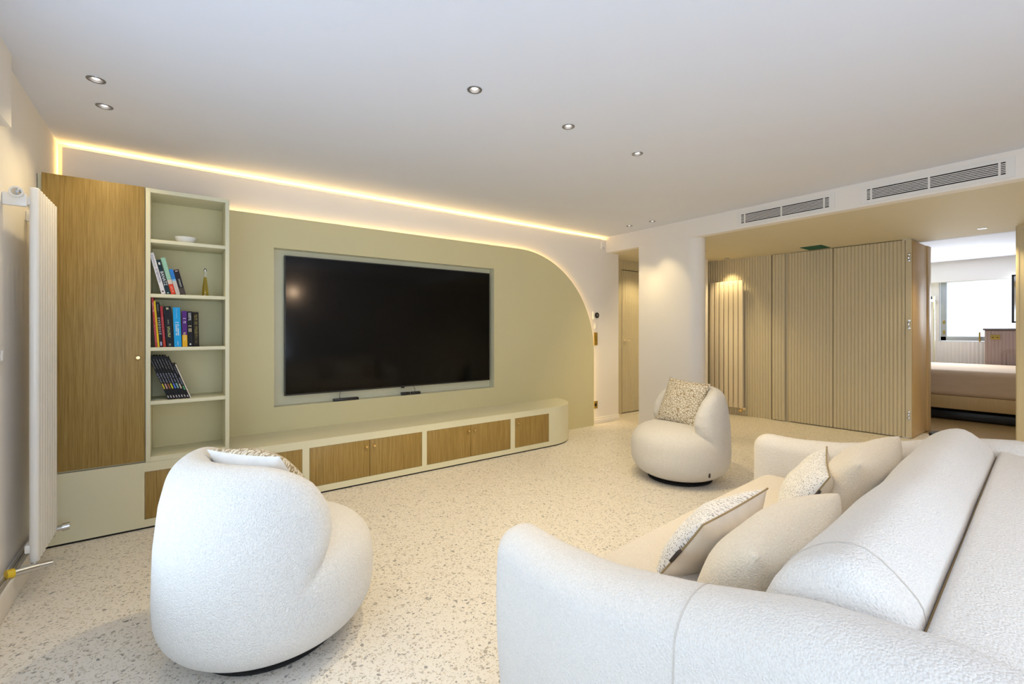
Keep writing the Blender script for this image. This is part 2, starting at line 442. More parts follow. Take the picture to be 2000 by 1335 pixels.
# right fluted wall: local x runs towards -Y (front faces -X)
def fw(y0):
    """frame on the fluted wall at world y0; local +x -> towards -Y, local -y -> towards the room"""
    a = math.atan2(-1, -KF)
    return Matrix.Translation((fx(y0), y0, 0)) @ Matrix.Rotation(a, 4, 'Z')
CF = math.sqrt(1 + KF * KF)
struct('wall_right', move(fluted((4.30 - 2.955) * CF, 0, ZS), fw(4.30)), M_FLUTE, smooth=40)
struct('wall_right_strip', move(fluted((2.943 - 2.785) * CF, 0.008, ZS - 0.004), fw(2.943) @ Matrix.Translation((0, -0.006, 0))), M_FLUTE, smooth=40)
struct('wall_right_gap', move(([(0, 0.035, 0), (0.07, 0.035, 0), (0.07, 0.035, 2.3), (0, 0.035, 2.3)], [(0, 1, 2, 3)]), fw(2.80)), M_FLUTE)
struct('door_1', move(fluted((2.737 - 2.233) * CF, 0.01, ZS - 0.006), fw(2.737)), M_FLUTE, smooth=40)
d2 = struct('door_2', move(fluted((2.227 - 1.523) * CF, 0.01, ZS - 0.008), fw(2.227)), M_FLUTE, smooth=40)
bm = B(0, 0.052, 0.0, 0.03, 0.01, ZS - 0.008); bmesh.ops.transform(bm, matrix=fw(1.520), verts=bm.verts)
struct('edge_strip', bm, M_FLUTE, d2)
for z in (2.089, 1.316, 0.267):
    bm = NB(); box(bm, 0.016, 0.036, -0.014, 0.002, z - 0.02, z + 0.02, 0.003); lathe(bm, [(0.0, -0.012), (0.012, -0.010), (0.012, 0)], 12, (0.030, 0, z + 0.034), 'y')
    lathe(bm, [(0.0, -0.012), (0.012, -0.010), (0.012, 0)], 12, (0.030, 0, z - 0.034), 'y'); box(bm, 0.022, 0.046, -0.010, 0.002, z - 0.05, z - 0.042); box(bm, 0.022, 0.046, -0.010, 0.002, z + 0.042, z + 0.05)
    bmesh.ops.transform(bm, matrix=fw(1.520), verts=bm.verts)
    struct('hinge', bm, M_CHROME, d2)
# folded-back leaf standing open into the bedroom, smooth inner face towards the opening
d4 = struct('door_4', B(6.83, 7.42, 1.462, 1.50, 0.01, 2.285, 0.002), M_LEAF)
struct('leaf_edge', B(7.424, 7.577, 1.450, 1.488, 0.01, 2.285, 0.002), M_LEAF, d4)
struct('wall_right_end', move(fluted(2.6, 0, ZS), fw(0.667)), M_FLUTE, smooth=40)
struct('wall_right_light_block', move(([(0, 0.045, 0), (2.95, 0.045, 0), (2.95, 0.045, 2.7), (0, 0.045, 2.7)], [(0, 1, 2, 3)]), fw(4.5)), M_DARK)  # unseen dark sheet, extended behind the doors to block bedroom light
struct('wall_right_reveal', B(fx(0.667) + 0.005, fx(0.667) + 0.30, 0.60, 0.660, 0, ZS), M_FLUTE)
bm = NB(); box(bm, -0.9, -0.5, YB - 0.1, YB, 0, 2.6); box(bm, 1.7, 7.4, YB - 0.1, YB, 0, 2.6); box(bm, -0.5, 1.7, YB - 0.1, YB, 0, 0.1); box(bm, -0.5, 1.7, YB - 0.1, YB, 2.2, 2.6)
struct('wall_back', bm, M_WALL)
w3 = struct('window_added', B(-0.5, 1.7, YB - 0.06, YB - 0.055, 0.1, 2.2), M_GLASS)  # window added behind the camera to house the fill lamp
bm = NB()
for x in (-0.5, 0.56, 1.62): box(bm, x, x + 0.08, YB - 0.08, YB - 0.03, 0.1, 2.2)
for z in (0.1, 2.12): box(bm, -0.5, 1.7, YB - 0.08, YB - 0.03, z, z + 0.08)
struct('window_frame', bm, M_WHITE_METAL, w3)

# ------------------------------------------------------------------ bedroom beyond the opening
struct('floor_bedroom', B(7.3, XE + 0.2, -0.6, 4.4, -0.1, 0.0), M_PARQUET)
struct('ceiling_bedroom', B(7.16, XE + 0.2, -0.6, 4.4, 2.46, 2.5), M_CEIL)
struct('trim_3', B(7.02, 7.2, -0.6, 4.4, ZS + 0.003, 2.6), M_CEIL)
struct('wall_bedroom_left', B(7.1, XE + 0.2, 3.4, 3.5, 0, 2.6), M_WALL)
struct('wall_bedroom_right', B(7.1, XE + 0.2, -0.3, -0.2, 0, 2.6), M_WALL)
bm = NB(); box(bm, 11.14, 11.3, -0.6, 4.4, 0, 1.05); box(bm, 11.14, 11.3, 2.02, 4.4, 1.05, 2.6); box(bm, 11.14, 11.3, -0.6, 0.4, 1.05, 2.6)
box(bm, 11.0, 11.3, -0.6, 4.4, 2.105, 2.6)
struct('wall_bedroom_end', bm, M_WALL)
Mb = Matrix.Translation((11.10, 2.25, 0)) @ Matrix.Rotation(-PI / 2, 4, 'Z')
struct('wall_bedroom_flutes', move(fluted(1.6, 0, 1.04, 0.05, 0.008), Mb), M_WALL, smooth=40)
w2 = struct('window_2', B(11.18, 11.185, 0.42, 1.98, 1.06, 2.11), M_FROST)
bm = NB()
for y in (1.925, 0.42): box(bm, 11.13, 11.2, y, y + 0.075, 1.06, 2.11, 0.004)
box(bm, 11.13, 11.2, 0.42, 2.0, 1.06, 1.135, 0.004)
struct('window_frame', bm, M_GREYFRAME, w2)
struct('window_mullion', B(11.165, 11.178, 1.50, 1.53, 1.13, 2.0, 0.003), M_FROST, w2)
bm = NB(); box(bm, 11.105, 11.13, 1.94, 1.965, 1.36, 1.42, 0.003); box(bm, 11.105, 11.13, 1.94, 1.965, 1.18, 1.24, 0.003); box(bm, 11.10, 11.125, 1.49, 1.51, 1.05, 1.21, 0.003)
struct('window_latch', bm, M_DARKBRASS, w2)

RB = -AF
bed = thing('bed', 'low bed under a beige ribbed bedspread beyond the open doorway', 'bed', (8.60, 1.25, 0), 0.05)
M_SPREAD = linen('beige_bedspread', (0.60, 0.45, 0.32))
t_, b_ = nt(M_SPREAD)
V, Fc = rbox(1.98, 2.4, 0.36, 0.07, (10, 10, 2)); obj('bedspread', (V + np.array([1.0, 0, 0.515]), Fc), M_SPREAD, bed, shift=False)
obj('bed_frame', B(0, 2.0, -1.2, 1.2, 0.165, 0.345, 0.015), M_LEAF, bed, shift=False)
for x in (0.12, 1.85):
    for y in (-1.05, 1.05): obj('leg', B(x - 0.04, x + 0.04, y - 0.04, y + 0.04, 0, 0.17), M_BLACK, bed, shift=False)
obj('under_bed_shade', B(0.12, 1.9, -1.0, 1.0, 0.012, 0.12, 0.01), M_BLACK, bed, shift=False)  # black box stands in for the shade beneath the bed

dr_ = thing('dresser', 'mauve fluted dresser with dark top standing behind the bed', 'dresser', (10.70, 0.78, 0))
M_MAUVE = paint('mauve_lacquer', (0.36, 0.27, 0.24), 0.5)
obj('body', B(10.70, 11.08, 0.30, 1.385, 0, 1.245), M_MAUVE, dr_)
obj('fluted_front', move(fluted(1.08, 0.02, 1.235, 0.04, 0.006, 0.02), Matrix.Translation((10.685, 1.385, 0)) @ Matrix.Rotation(-PI / 2, 4, 'Z')), M_MAUVE, dr_, smooth=40)
bm = NB()
for cy_, cz in ((1.10, 0.85), (0.92, 1.0), (0.90, 0.75)):
    for r in (0.05, 0.10):
        tube(bm, [(10.684, cy_ - r, cz - 0.2)] + [(10.684, cy_ - r * math.cos(a), cz + r * math.sin(a)) for a in np.linspace(0, PI, 10)] + [(10.684, cy_ + r, cz - 0.2)], 0.006, 5)
obj('arch_moulding', bm, M_MAUVE, dr_)
obj('top_board', B(10.675, 11.09, 0.30, 1.405, 1.245, 1.275, 0.004), mat('dark_top', (0.10, 0.075, 0.075), 0.4), dr_)
s_ = thing('power_socket', 'gold double socket plate on the mauve dresser front', 'socket', (10.68, 1.275, 1.12))
obj('plate', B(10.672, 10.684, 1.21, 1.315, 1.098, 1.172, 0.003), M_DARKBRASS, s_)
for y in (1.237, 1.288): obj('outlet', B(10.669, 10.673, y - 0.008, y + 0.008, 1.12, 1.135), M_BLACK, s_)
mr = thing('wall_mirror', 'black framed mirror hanging above the mauve dresser', 'mirror', (10.86, 0.8, 1.38))
bm = NB(); box(bm, 10.84, 10.875, 1.075, 1.10, 1.365, 2.14); box(bm, 10.84, 10.875, 0.50, 1.10, 2.115, 2.14); box(bm, 10.84, 10.875, 0.50, 1.10, 1.365, 1.39); box(bm, 10.84, 10.875, 0.50, 0.525, 1.365, 2.14)
obj('frame', bm, M_BLACK, mr); obj('mirror_glass', B(10.85, 10.87, 0.52, 1.08, 1.385, 2.12), mat('mirror_silver', (0.75, 0.77, 0.78), 0.05, 1.0), mr)
struct('wall_bedroom_return', B(10.88, 11.1, -0.3, 1.0, 1.275, 2.46), M_WALL)
sh = thing('wall_shelf', 'pale green corner shelf unit left of the bedroom window', 'shelf', (10.9, 2.2, 0))
obj('side_panel', B(10.86, 10.9, 2.03, 2.05, 0, 1.85), M_SAGE_LIGHT, sh)
obj('shelf', B(10.6, 11.1, 2.03, 2.5, 1.76, 1.785), M_SAGE_LIGHT, sh)
for i, (y, h) in enumerate(((2.045, 0.06), (2.085, 0.045), (2.13, 0.07))):
    c = tag(obj('trinket_cup', lathe(NB(), [(0.0, 0), (0.014, 0), (0.018, h * .6), (0.012, h), (0.0, h)], 12, (10.72, y, 1.785)), M_BLACK), ('small dark cup at the window end of the bedroom shelf', 'squat dark cup in the middle of the bedroom shelf', 'taller dark cup at the wall end of the bedroom shelf')[i], 'cup', 'dark cups on the bedroom shelf')

# ------------------------------------------------------------------ sage TV panel with rounded corner and recess
def panel_outline(inset=0.0):
    cx, cz, R = 3.168, 0.942, 1.245 - inset
    pts = [(0.30, 0), (4.413 - inset, 0), (4.413 - inset, cz)]
    pts += [(cx + R * math.cos(a), cz + R * math.sin(a)) for a in np.linspace(0, PI / 2, 40)[1:]]
    pts += [(0.30, cz + R)]
    return pts
fp = thing('feature_panel', 'sage green wall panel with one rounded corner around the television', 'wall panel', (2.3, YP, 0))
NX0, NX1, NZ0, NZ1 = 0.649, 2.829, 0.618, 1.927
bm = NB(); es = []
def addloop(ps, y):
    vs = [bm.verts.new((p[0], y, p[1])) for p in ps]
    e = [bm.edges.new((vs[i], vs[(i + 1) % len(vs)])) for i in range(len(vs))]
    return vs, e
ov, oe = addloop(panel_outline(), YP); iv, ie = addloop([(NX0, NZ0), (NX1, NZ0), (NX1, NZ1), (NX0, NZ1)], YP)
bmesh.ops.triangle_fill(bm, use_beauty=True, use_dissolve=False, edges=oe + ie)
ov2, _ = addloop(panel_outline(), YP + 0.022)
for i in range(len(ov)): bm.faces.new((ov[i], ov[(i + 1) % len(ov)], ov2[(i + 1) % len(ov)], ov2[i]))
obj('panel', bm, M_SAGE, fp, smooth=30)
bm = NB(); Q = [(NX0, NZ0), (NX1, NZ0), (NX1, NZ1), (NX0, NZ1)]; D2 = 4.25
a = [bm.verts.new((p[0], YP, p[1])) for p in Q]; b = [bm.verts.new((p[0], D2, p[1])) for p in Q]
for i in range(4): bm.faces.new((a[i], a[(i + 1) % 4], b[(i + 1) % 4], b[i]))
bm.faces.new(b)
obj('recess', bm, M_SAGE_LIGHT, fp, smooth=30)
out = panel_outline(0.012)[1:]
cxp, czp = 3.168, 0.942
V, Fc = ribbon([(p[0], YP + 0.034, p[1]) for p in out], 0.010, 0, (0, 1, 0))
Vn = []
obj('led_strip', (V, Fc), M_LED_PANEL, fp, label='warm light strip behind the panel edge')

tv = thing('television', 'large black flat television set in the sage recess', 'television', (1.767, 4.20, 0.69))
TX0, TX1, TZ0, TZ1, TY = 0.736, 2.798, 0.697, 1.878, 4.198
bm = NB(); fw_ = 0.008
box(bm, TX0, TX0 + fw_, TY, TY + 0.035, TZ0, TZ1); box(bm, TX1 - fw_, TX1, TY, TY + 0.035, TZ0, TZ1); box(bm, TX0 + fw_, TX1 - fw_, TY, TY + 0.035, TZ1 - fw_, TZ1); box(bm, TX0 + fw_, TX1 - fw_, TY, TY + 0.035, TZ0, TZ0 + 0.012)
obj('bezel', bm, M_BLACK, tv); obj('screen', B(TX0 + fw_, TX1 - fw_, TY + 0.003, TY + 0.03, TZ0 + 0.012, TZ1 - fw_), M_SCREEN, tv)
obj('status_light', B(1.765, 1.80, TY - 0.004, TY + 0.006, TZ0 - 0.012, TZ0 + 0.002, 0.002), M_BLACK, tv)
obj('wall_mount', B(1.3, 2.2, TY + 0.035, D2 - 0.002, 1.0, 1.5), M_BLACK, tv)
def cable(pts, parent): return obj('cable', tube(NB(), pts, 0.0022, 6), M_BLACK, parent)
m1 = thing('media_box', 'long flat black box on the recess ledge below the television, left one', 'media box', (1.23, 4.19, NZ0))
obj('body', B(1.125, 1.345, 4.163, 4.205, NZ0, NZ0 + 0.022, 0.003), M_BLACK, m1)
cable([(1.185, 4.195, NZ0 + 0.02), (1.185, 4.21, NZ0 + 0.05), (1.20, 4.215, NZ0 + 0.08), (1.225, 4.225, NZ0 + 0.11)], m1)
m2 = thing('media_box', 'short black two piece box on the recess ledge below the television, right one', 'media box', (1.86, 4.19, NZ0))
obj('body', B(1.76, 1.845, 4.163, 4.20, NZ0, NZ0 + 0.028, 0.003), M_BLACK, m2); obj('receiver', B(1.862, 1.955, 4.163, 4.20, NZ0, NZ0 + 0.026, 0.003), M_BLACK, m2)
cable([(1.905, 4.19, NZ0 + 0.025), (1.91, 4.20, NZ0 + 0.05), (1.90, 4.215, NZ0 + 0.08), (1.87, 4.225, NZ0 + 0.11)], m2)

# ------------------------------------------------------------------ low media cabinet
CZ = 0.415
mc = thing('media_cabinet', 'long low pale sage cabinet with oak doors and rounded end', 'cabinet', (1.5, 3.9, 0))
DOORS = [(-0.154, 0.300, 1), (0.304, 0.762, -1), (0.816, 1.273, 1), (1.277, 1.736, -1), (1.785, 2.236, 1), (2.240, 2.699, -1), (2.757, 3.208, -1)]
OPEN = [(-0.156, 0.764), (0.814, 1.738), (1.783, 2.701), (2.755, 3.210)]
DZ0, DZ1 = 0.062, 0.357
bm = NB()
xs = [XL + 0.001] + [v for p in OPEN for v in p] + [3.287]
for i in range(0, len(xs), 2): box(bm, xs[i], xs[i + 1], YC, YC + 0.02, 0.012, CZ)
for a0, a1 in OPEN:
    box(bm, a0, a1, YC, YC + 0.02, DZ1 + 0.002, CZ); box(bm, a0, a1, YC, YC + 0.02, 0.012, DZ0 - 0.002)
    box(bm, a0, a1, YC + 0.022, YC + 0.03, 0.02, CZ)
arc = [(3.287 + 0.483 * math.sin(a), 4.155 - 0.483 * math.cos(a)) for a in np.linspace(0, PI / 2, 25)]
prism(bm, arc + [(3.287, 4.155)], 'z', 0.012, CZ)
obj('carcass', bm, M_SAGE_LIGHT, mc, smooth=30)
top = [(XL + 0.001, YC), (3.287, YC)] + arc[1:] + [(XL + 0.001, 4.155)]
obj('top', prism(NB(), top, 'z', CZ, CZ + 0.002), M_SAGE_LIGHT, mc, smooth=30)
obj('plinth', prism(NB(), [(XL + 0.01, YC + 0.006), (3.287, YC + 0.006)] + [(3.287 + 0.477 * math.sin(a), 4.155 - 0.477 * math.cos(a)) for a in np.linspace(0, PI / 2, 25)][1:] + [(XL + 0.01, 4.15)], 'z', 0, 0.012), M_DARK, mc)
knob_prof = [(0.0, -0.024), (0.010, -0.023), (0.0125, -0.017), (0.010, -0.012), (0.005, -0.009), (0.005, 0.0)]
for x0, x1, side in DOORS:
    dd = obj('door', B(x0, x1, YC + 0.002, YC + 0.02, DZ0, DZ1, 0.001), M_OAK, mc)
    kx = x1 - 0.028 if side > 0 else x0 + 0.032
    obj('knob', lathe(NB(), knob_prof, 14, (kx, YC + 0.002, DZ1 - 0.050), 'y'), M_BRASS, dd, smooth=60)

# tall oak cabinet and open bookcase standing on it
tc = thing('tall_cabinet', 'tall oak fronted cupboard beside the open bookcase', 'cabinet', (-0.38, 3.9, CZ))
obj('body', B(XL + 0.003, -0.153, YC + 0.022, 4.15, CZ + 0.003, 2.145), M_SAGE_LIGHT, tc)
dd = obj('door', B(XL + 0.022, -0.155, YC, YC + 0.02, CZ + 0.014, 2.150, 0.001), M_OAK, tc)
obj('knob', lathe(NB(), knob_prof, 14, (-0.187, YC, 1.079), 'y'), M_BRASS, dd, smooth=60)
bc = thing('bookcase', 'narrow pale sage open bookcase with four shelves of books', 'bookcase', (0.07, 3.9, CZ))
YK = 3.955
obj('side_panel', B(-0.151, -0.127, YC, YK + 0.02, CZ + 0.003, 2.148, 0.001), M_SAGE_LIGHT, bc)
obj('side_panel', B(0.2747, 0.2985, YC, 4.153, CZ + 0.003, 2.148, 0.001), M_SAGE_LIGHT, bc)
obj('top_board', B(-0.127, 0.2747, YC, YK + 0.02, 2.123, 2.148), M_SAGE_LIGHT, bc)
obj('bottom_board', B(-0.127, 0.2747, YC, YK + 0.02, CZ + 0.003, 0.449), M_SAGE_LIGHT, bc)
obj('back_panel', B(-0.127, 0.2747, YK, YK + 0.02, 0.449, 2.123), M_SAGE, bc)
SHZ = [1.828, 1.482, 1.141, 0.799]
for z in SHZ: obj('shelf', B(-0.1265, 0.2742, YC + 0.001, YK, z - 0.022, z, 0.001), M_SAGE_LIGHT, bc)

# bowl and bottle
M_PORC = mat('porcelain', (0.80, 0.80, 0.80), 0.25)
bw = tag(obj('bowl', lathe(NB(), [(0.0, 0.006), (0.034, 0.0), (0.042, 0.005), (0.056, 0.024), (0.062, 0.044), (0.058, 0.044), (0.051, 0.024), (0.034, 0.012), (0.0, 0.010)], 32, (0.055, 3.77, SHZ[0])), M_PORC, smooth=60), 'small white bowl on the top bookcase shelf', 'bowl')
bt = thing('bottle', 'slim amber oil bottle on the second bookcase shelf', 'bottle', (0.166, 3.80, SHZ[1]))
obj('glass', lathe(NB(), [(0.0, 0.0), (0.019, 0.0), (0.020, 0.006), (0.0175, 0.05), (0.012, 0.10), (0.009, 0.13), (0.009, 0.135), (0.0, 0.135)], 20, (0.166, 3.80, SHZ[1])), M_OIL, bt, smooth=60)
obj('neck', lathe(NB(), [(0.0, 0.135), (0.009, 0.1351), (0.0085, 0.175), (0.0, 0.1751)], 16, (0.166, 3.80, SHZ[1])), M_GLASS, bt, smooth=60)
obj('stopper', lathe(NB(), [(0.0, 0.175), (0.009, 0.1755), (0.010, 0.188), (0.006, 0.196), (0.0, 0.198)], 16, (0.166, 3.80, SHZ[1])), M_CHROME, bt, smooth=60)

# ------------------------------------------------------------------ books
MC = {}
def flat(c):
    k = tuple(round(v, 3) for v in c)
    if k not in MC: MC[k] = mat('book_ink_%d' % len(MC), c, 0.6, spec=0.2)
    return MC[k]
M_PAGES = mat('book_pages', (0.62, 0.56, 0.45), 0.9)
def text_mesh(s, size):
    c = bpy.data.curves.new('lettering', 'FONT'); c.body = s; c.size = size; c.align_x = 'CENTER'; c.align_y = 'CENTER'; c.resolution_u = 2
    o = bpy.data.objects.new('lettering', c); COL.objects.link(o)
    dg = bpy.context.evaluated_depsgraph_get(); me = bpy.data.meshes.new_from_object(o.evaluated_get(dg))
    bpy.data.objects.remove(o); bpy.data.curves.remove(c); return me
def book(x0, x1, h, depth, lean, z, y, col, label, group, marks=(), text=None):
    """x0..x1 spine foot on the shelf, lean>0 tips the top towards -x. marks: (z0 fraction, z1 fraction, width fraction, colour, lettered)"""
    wd = (x1 - x0) * math.cos(lean); pivot = x1 if lean > 0 else x0
    t = thing('book', label, 'book', ((x0 if lean <= 0 else x0), y, z), 0, group)
    t.rotation_euler = (0, -lean, 0)
    if lean > 0:   # stands on the foot edge that touches the shelf: raise so the lowest corner rests on it
        t.location = (x0, y, z + 0.0002 + wd * math.sin(lean) * 0)
    bmc = NB(); box(bmc, 0, 0.0025, 0, depth, 0, h); box(bmc, wd - 0.0025, wd, 0, depth, 0, h); box(bmc, 0.0025, wd - 0.0025, 0, 0.003, 0, h)
    obj('cover', bmc, flat(col), t, shift=False)
    obj('pages', B(0.0026, wd - 0.0026, 0.0032, depth - 0.004, 0.003, h - 0.003), M_PAGES, t, shift=False)
    rnd = random.Random(hash(label) % 1000 if False else sum(map(ord, label)))
    for z0, z1, wf, c, let in marks:
        bmm = NB(); half = wd * wf / 2; cx = wd / 2
        if let:
            zz = z1 * h; end = z0 * h; lh = max(0.0035, wd * wf * 0.55)
            while zz > end:
                l = lh * rnd.uniform(0.5, 1.0)
                if rnd.random() > 0.14:
                    k = rnd.random()
                    box(bmm, cx - half, cx + half, -0.0006, 0.0002, zz - l * 0.32, zz)
                    if k > 0.35: box(bmm, cx - half, cx - half * 0.45, -0.0006, 0.0002, zz - l, zz - l * 0.32)
                    if k < 0.8: box(bmm, cx + half * 0.3, cx + half, -0.0006, 0.0002, zz - l, zz - l * 0.32)
                zz -= l * 1.25
        else: box(bmm, cx - half, cx + half, -0.0005, 0.0002, z0 * h, z1 * h)
        if len(bmm.verts): obj('lettering' if let else 'spine_band', bmm, flat(c), t, shift=False, smooth=30)
        else: bmm.free()
    if text:
        s, size, zf, c = text
        me = text_mesh(s, size); me.transform(Matrix.Translation((wd / 2, -0.0007, h * zf)) @ Matrix.Rotation(PI / 2, 4, 'X') @ Matrix.Rotation(-PI / 2, 4, 'Z'))
        me.materials.clear(); me.materials.append(flat(c)); o = bpy.data.objects.new('title', me); place(o, t)
    return t
F_ = 888.09; A_ = math.radians(53.4916)
def px_x(px, y):
    s = (px - 1000) / F_; dx = math.cos(A_) + s * math.sin(A_); dy = math.sin(A_) - s * math.cos(A_); return dx / dy * y
WHT = (0.72, 0.72, 0.74)
def shelf_books(rows, z, y, group, fixed=None):
    for r in rows:
        b0, b1, t0, ty, col, label, marks, text = r
        xa, xb, xt = px_x(b0, y), px_x(b1, y), px_x(t0, y)
        s = (t0 - 1000) / F_; d = y / (math.sin(A_) - s * math.cos(A_))
        zt = CAM_H + (643.85 - ty) / F_ * d
        lean = fixed if fixed is not None else math.atan2(xa - xt, zt - z); h = (zt - z) / math.cos(lean) if lean > 0 else (zt - z)
        book(xa, xb - 0.0008, h, 0.17, lean, z, y, col, label, group, marks, text)
shelf_books([
    (315.4, 324.3, 294.8, 494, (0.70, 0.68, 0.72), 'tall white paperback leaning on the second shelf, first from left', [(0.30, 0.62, 0.5, (0.20, 0.22, 0.32), True), (0.66, 0.95, 0.35, (0.42, 0.40, 0.42), True), (0.05, 0.08, 0.4, (0.05, 0.05, 0.05), False)], None),
    (324.6, 333.6, 308.4, 508, (0.010, 0.030, 0.045), 'dark teal book with white title leaning on the second shelf', [(0.86, 0.93, 0.4, WHT, False), (0.02, 0.05, 0.4, (0.4, 0.6, 0.5), False)], ('BANATZ', 0.024, 0.46, WHT)),
    (334.6, 344.0, 319.6, 504, (0.26, 0.50, 0.38), 'mint green book with red lower spine leaning on the second shelf', [(0.0, 0.28, 1.0, (0.62, 0.06, 0.03), False), (0.28, 0.40, 1.0, (0.62, 0.52, 0.46), False), (0.45, 0.95, 0.5, (0.42, 0.62, 0.50), True), (0.06, 0.24, 0.3, (0.8, 0.4, 0.3), True)], None),
    (344.3, 352.4, 332.3, 526, (0.60, 0.54, 0.50), 'short book with blue upper spine leaning on the second shelf', [(0.60, 1.0, 1.0, (0.03, 0.19, 0.55), False), (0.53, 0.60, 1.0, (0.25, 0.50, 0.70), False), (0.06, 0.50, 0.4, (0.50, 0.42, 0.38), True)], None),
    (352.8, 363.8, 342.0, 527, (0.022, 0.016, 0.022), 'short black book leaning last on the second shelf', [(0.30, 0.62, 0.3, (0.40, 0.46, 0.40), True), (0.92, 0.96, 0.5, (0.45, 0.35, 0.35), False), (0.0, 0.26, 1.0, (0.07, 0.055, 0.05), False)], None),
], SHZ[1], 3.70, 'books on the second shelf', math.radians(13.4))
shelf_books([
    (303.4, 307.6, 295.6, 581, (0.42, 0.045, 0.06), 'tall thin red book first on the third shelf', [(0.72, 0.90, 0.6, (0.7, 0.45, 0.42), True), (0.10, 0.45, 0.3, (0.6, 0.25, 0.3), True)], None),
    (308.0, 312.0, 299.8, 587, (0.70, 0.48, 0.02), 'thin yellow book beside the red one on the third shelf', [(0.3, 0.8, 0.35, (0.5, 0.30, 0.02), True)], None),
    (312.4, 318.4, 304.5, 590, (0.015, 0.015, 0.022), 'thin black book with spaced white capitals on the third shelf', [(0.80, 0.96, 0.4, (0.12, 0.14, 0.12), False), (0.03, 0.12, 0.6, (0.35, 0.35, 0.55), False)], ('E V E D O I C E', 0.0165, 0.47, WHT)),
    (319.0, 324.4, 312.3, 598, (0.36, 0.035, 0.05), 'second thin red book right of the black one on third shelf', [(0.2, 0.75, 0.3, (0.55, 0.20, 0.22), True), (0.0, 0.2, 1.0, (0.42, 0.05, 0.03), False)], None),
    (325.4, 339.4, 319.4, 598, (0.014, 0.016, 0.024), 'thick black book with yellow green title on the third shelf', [(0.24, 0.50, 0.34, (0.44, 0.46, 0.18), True), (0.55, 0.68, 0.16, (0.30, 0.32, 0.2), True), (0.92, 0.97, 0.35, (0.45, 0.43, 0.25), False), (0.03, 0.08, 0.3, (0.25, 0.27, 0.2), False)], None),
    (340.6, 355.2, 337.2, 600, (0.015, 0.33, 0.72), 'thick bright blue book with white title on the third shelf', [(0.30, 0.66, 0.42, (0.62, 0.74, 0.80), True), (0.72, 0.98, 0.10, (0.15, 0.42, 0.74), False), (0.04, 0.14, 0.10, (0.4, 0.6, 0.8), False)], None),
    (356.4, 366.4, 355.0, 607, (0.085, 0.025, 0.19), 'purple book with yellow lower spine on the third shelf', [(0.0, 0.33, 1.0, (0.72, 0.40, 0.02), False), (0.66, 0.80, 0.5, (0.62, 0.56, 0.66), True), (0.18, 0.40, 0.4, (0.78, 0.58, 0.25), True)], None),
    (367.0, 377.4, 365.2, 608, (0.014, 0.014, 0.016), 'black book with white and gold lettering on the third shelf', [(0.74, 0.96, 0.45, (0.55, 0.55, 0.57), True), (0.42, 0.60, 0.55, (0.60, 0.50, 0.30), True), (0.05, 0.09, 0.3, (0.6, 0.6, 0.6), False)], None),
    (378.0, 389.6, 376.4, 609, (0.018, 0.015, 0.010), 'black and gold patterned book last on the third shelf', [(0.30, 0.92, 0.45, (0.24, 0.19, 0.06), True), (0.10, 0.5, 0.3, (0.16, 0.13, 0.05), True)], None),
], SHZ[2], 3.70, 'books on the third shelf')
cols = [('yellow', (0.55, 0.48, 0.04)), ('pink', (0.50, 0.28, 0.26)), ('brown', (0.30, 0.11, 0.05)), ('lime', (0.52, 0.55, 0.03)), ('blue', (0.08, 0.16, 0.62)), ('pale teal', (0.25, 0.45, 0.45)), ('cream', (0.56, 0.48, 0.38)), ('green', (0.09, 0.30, 0.12))]
rows = []
for i, (cn, c) in enumerate(cols):
    b0 = 328.5 + i * 5.35; t0 = 298.0 + i * 5.35
    rows.append((b0, b0 + 5.3, t0, 695 + (16 if i == 7 else (3 if i == 6 else 0)), (0.012, 0.012, 0.014), 'slim black volume with a %s spine mark on the lowest filled shelf' % cn,
                 [(0.24, 0.36, 0.55, c, False), (0.38, 0.60, 0.4, (0.30, 0.32, 0.42), True), (0.70, 0.92, 0.2, (0.34, 0.34, 0.36), True), (0.03, 0.085, 0.4, (0.50, 0.44, 0.46), False)], None))
rows.append((371.6, 374.2, 351.4, 711, (0.62, 0.56, 0.48), 'thin cream booklet leaning last against the black volumes', [], None))
shelf_books(rows, SHZ[3], 3.71, 'slim volumes on the fourth shelf', math.radians(19.8))

# ------------------------------------------------------------------ radiators
def oval(w, t, n=6):
    """outline of a flat oval w long (local y) and t thick (local x)"""
    r = t / 2; pts = []
    for i in range(n + 1):
        a = -PI / 2 + PI * i / n; pts.append((r * math.sin(a), w / 2 - r + r * math.cos(a)))
    for i in range(n + 1):
        a = PI / 2 + PI * i / n; pts.append((r * math.sin(a), -(w / 2 - r) + r * math.cos(a)))
    return pts
rd = thing('radiator', 'tall white column radiator on the left wall', 'radiator', (-0.54, 3.28, 0.15))
N = 8; p = 0.0545
for i in range(N):
    y = 3.085 + i * p
    pts = [(-0.537 + a, y + b) for a, b in oval(0.045, 0.036)]
    obj('tube', prism(NB(), pts, 'z', 0.155, 1.925, 0.005), M_WHITE_METAL, rd, smooth=50)
bm = NB()
for z in (0.22, 1.86): box(bm, -0.570, -0.545, 3.07, 3.49, z - 0.02, z + 0.02, 0.006)
obj('header', bm, M_WHITE_METAL, rd)
for y in (3.05, 3.46):
    bm = NB(); box(bm, XL, -0.555, y - 0.012, y + 0.012, 1.825, 1.885, 0.006); lathe(bm, [(0.024, -0.022), (0.024, 0.0), (0.0, 0.0)], 18, (-0.585, y - 0.012, 1.885), 'y')
    br = obj('bracket', bm, M_WHITE_METAL, rd)
    obj('screw', lathe(NB(), [(0.0, -0.030), (0.010, -0.029), (0.017, -0.023), (0.017, -0.02), (0.0, -0.02)], 16, (-0.585, y - 0.012, 1.885), 'y'), M_CHROME, br)
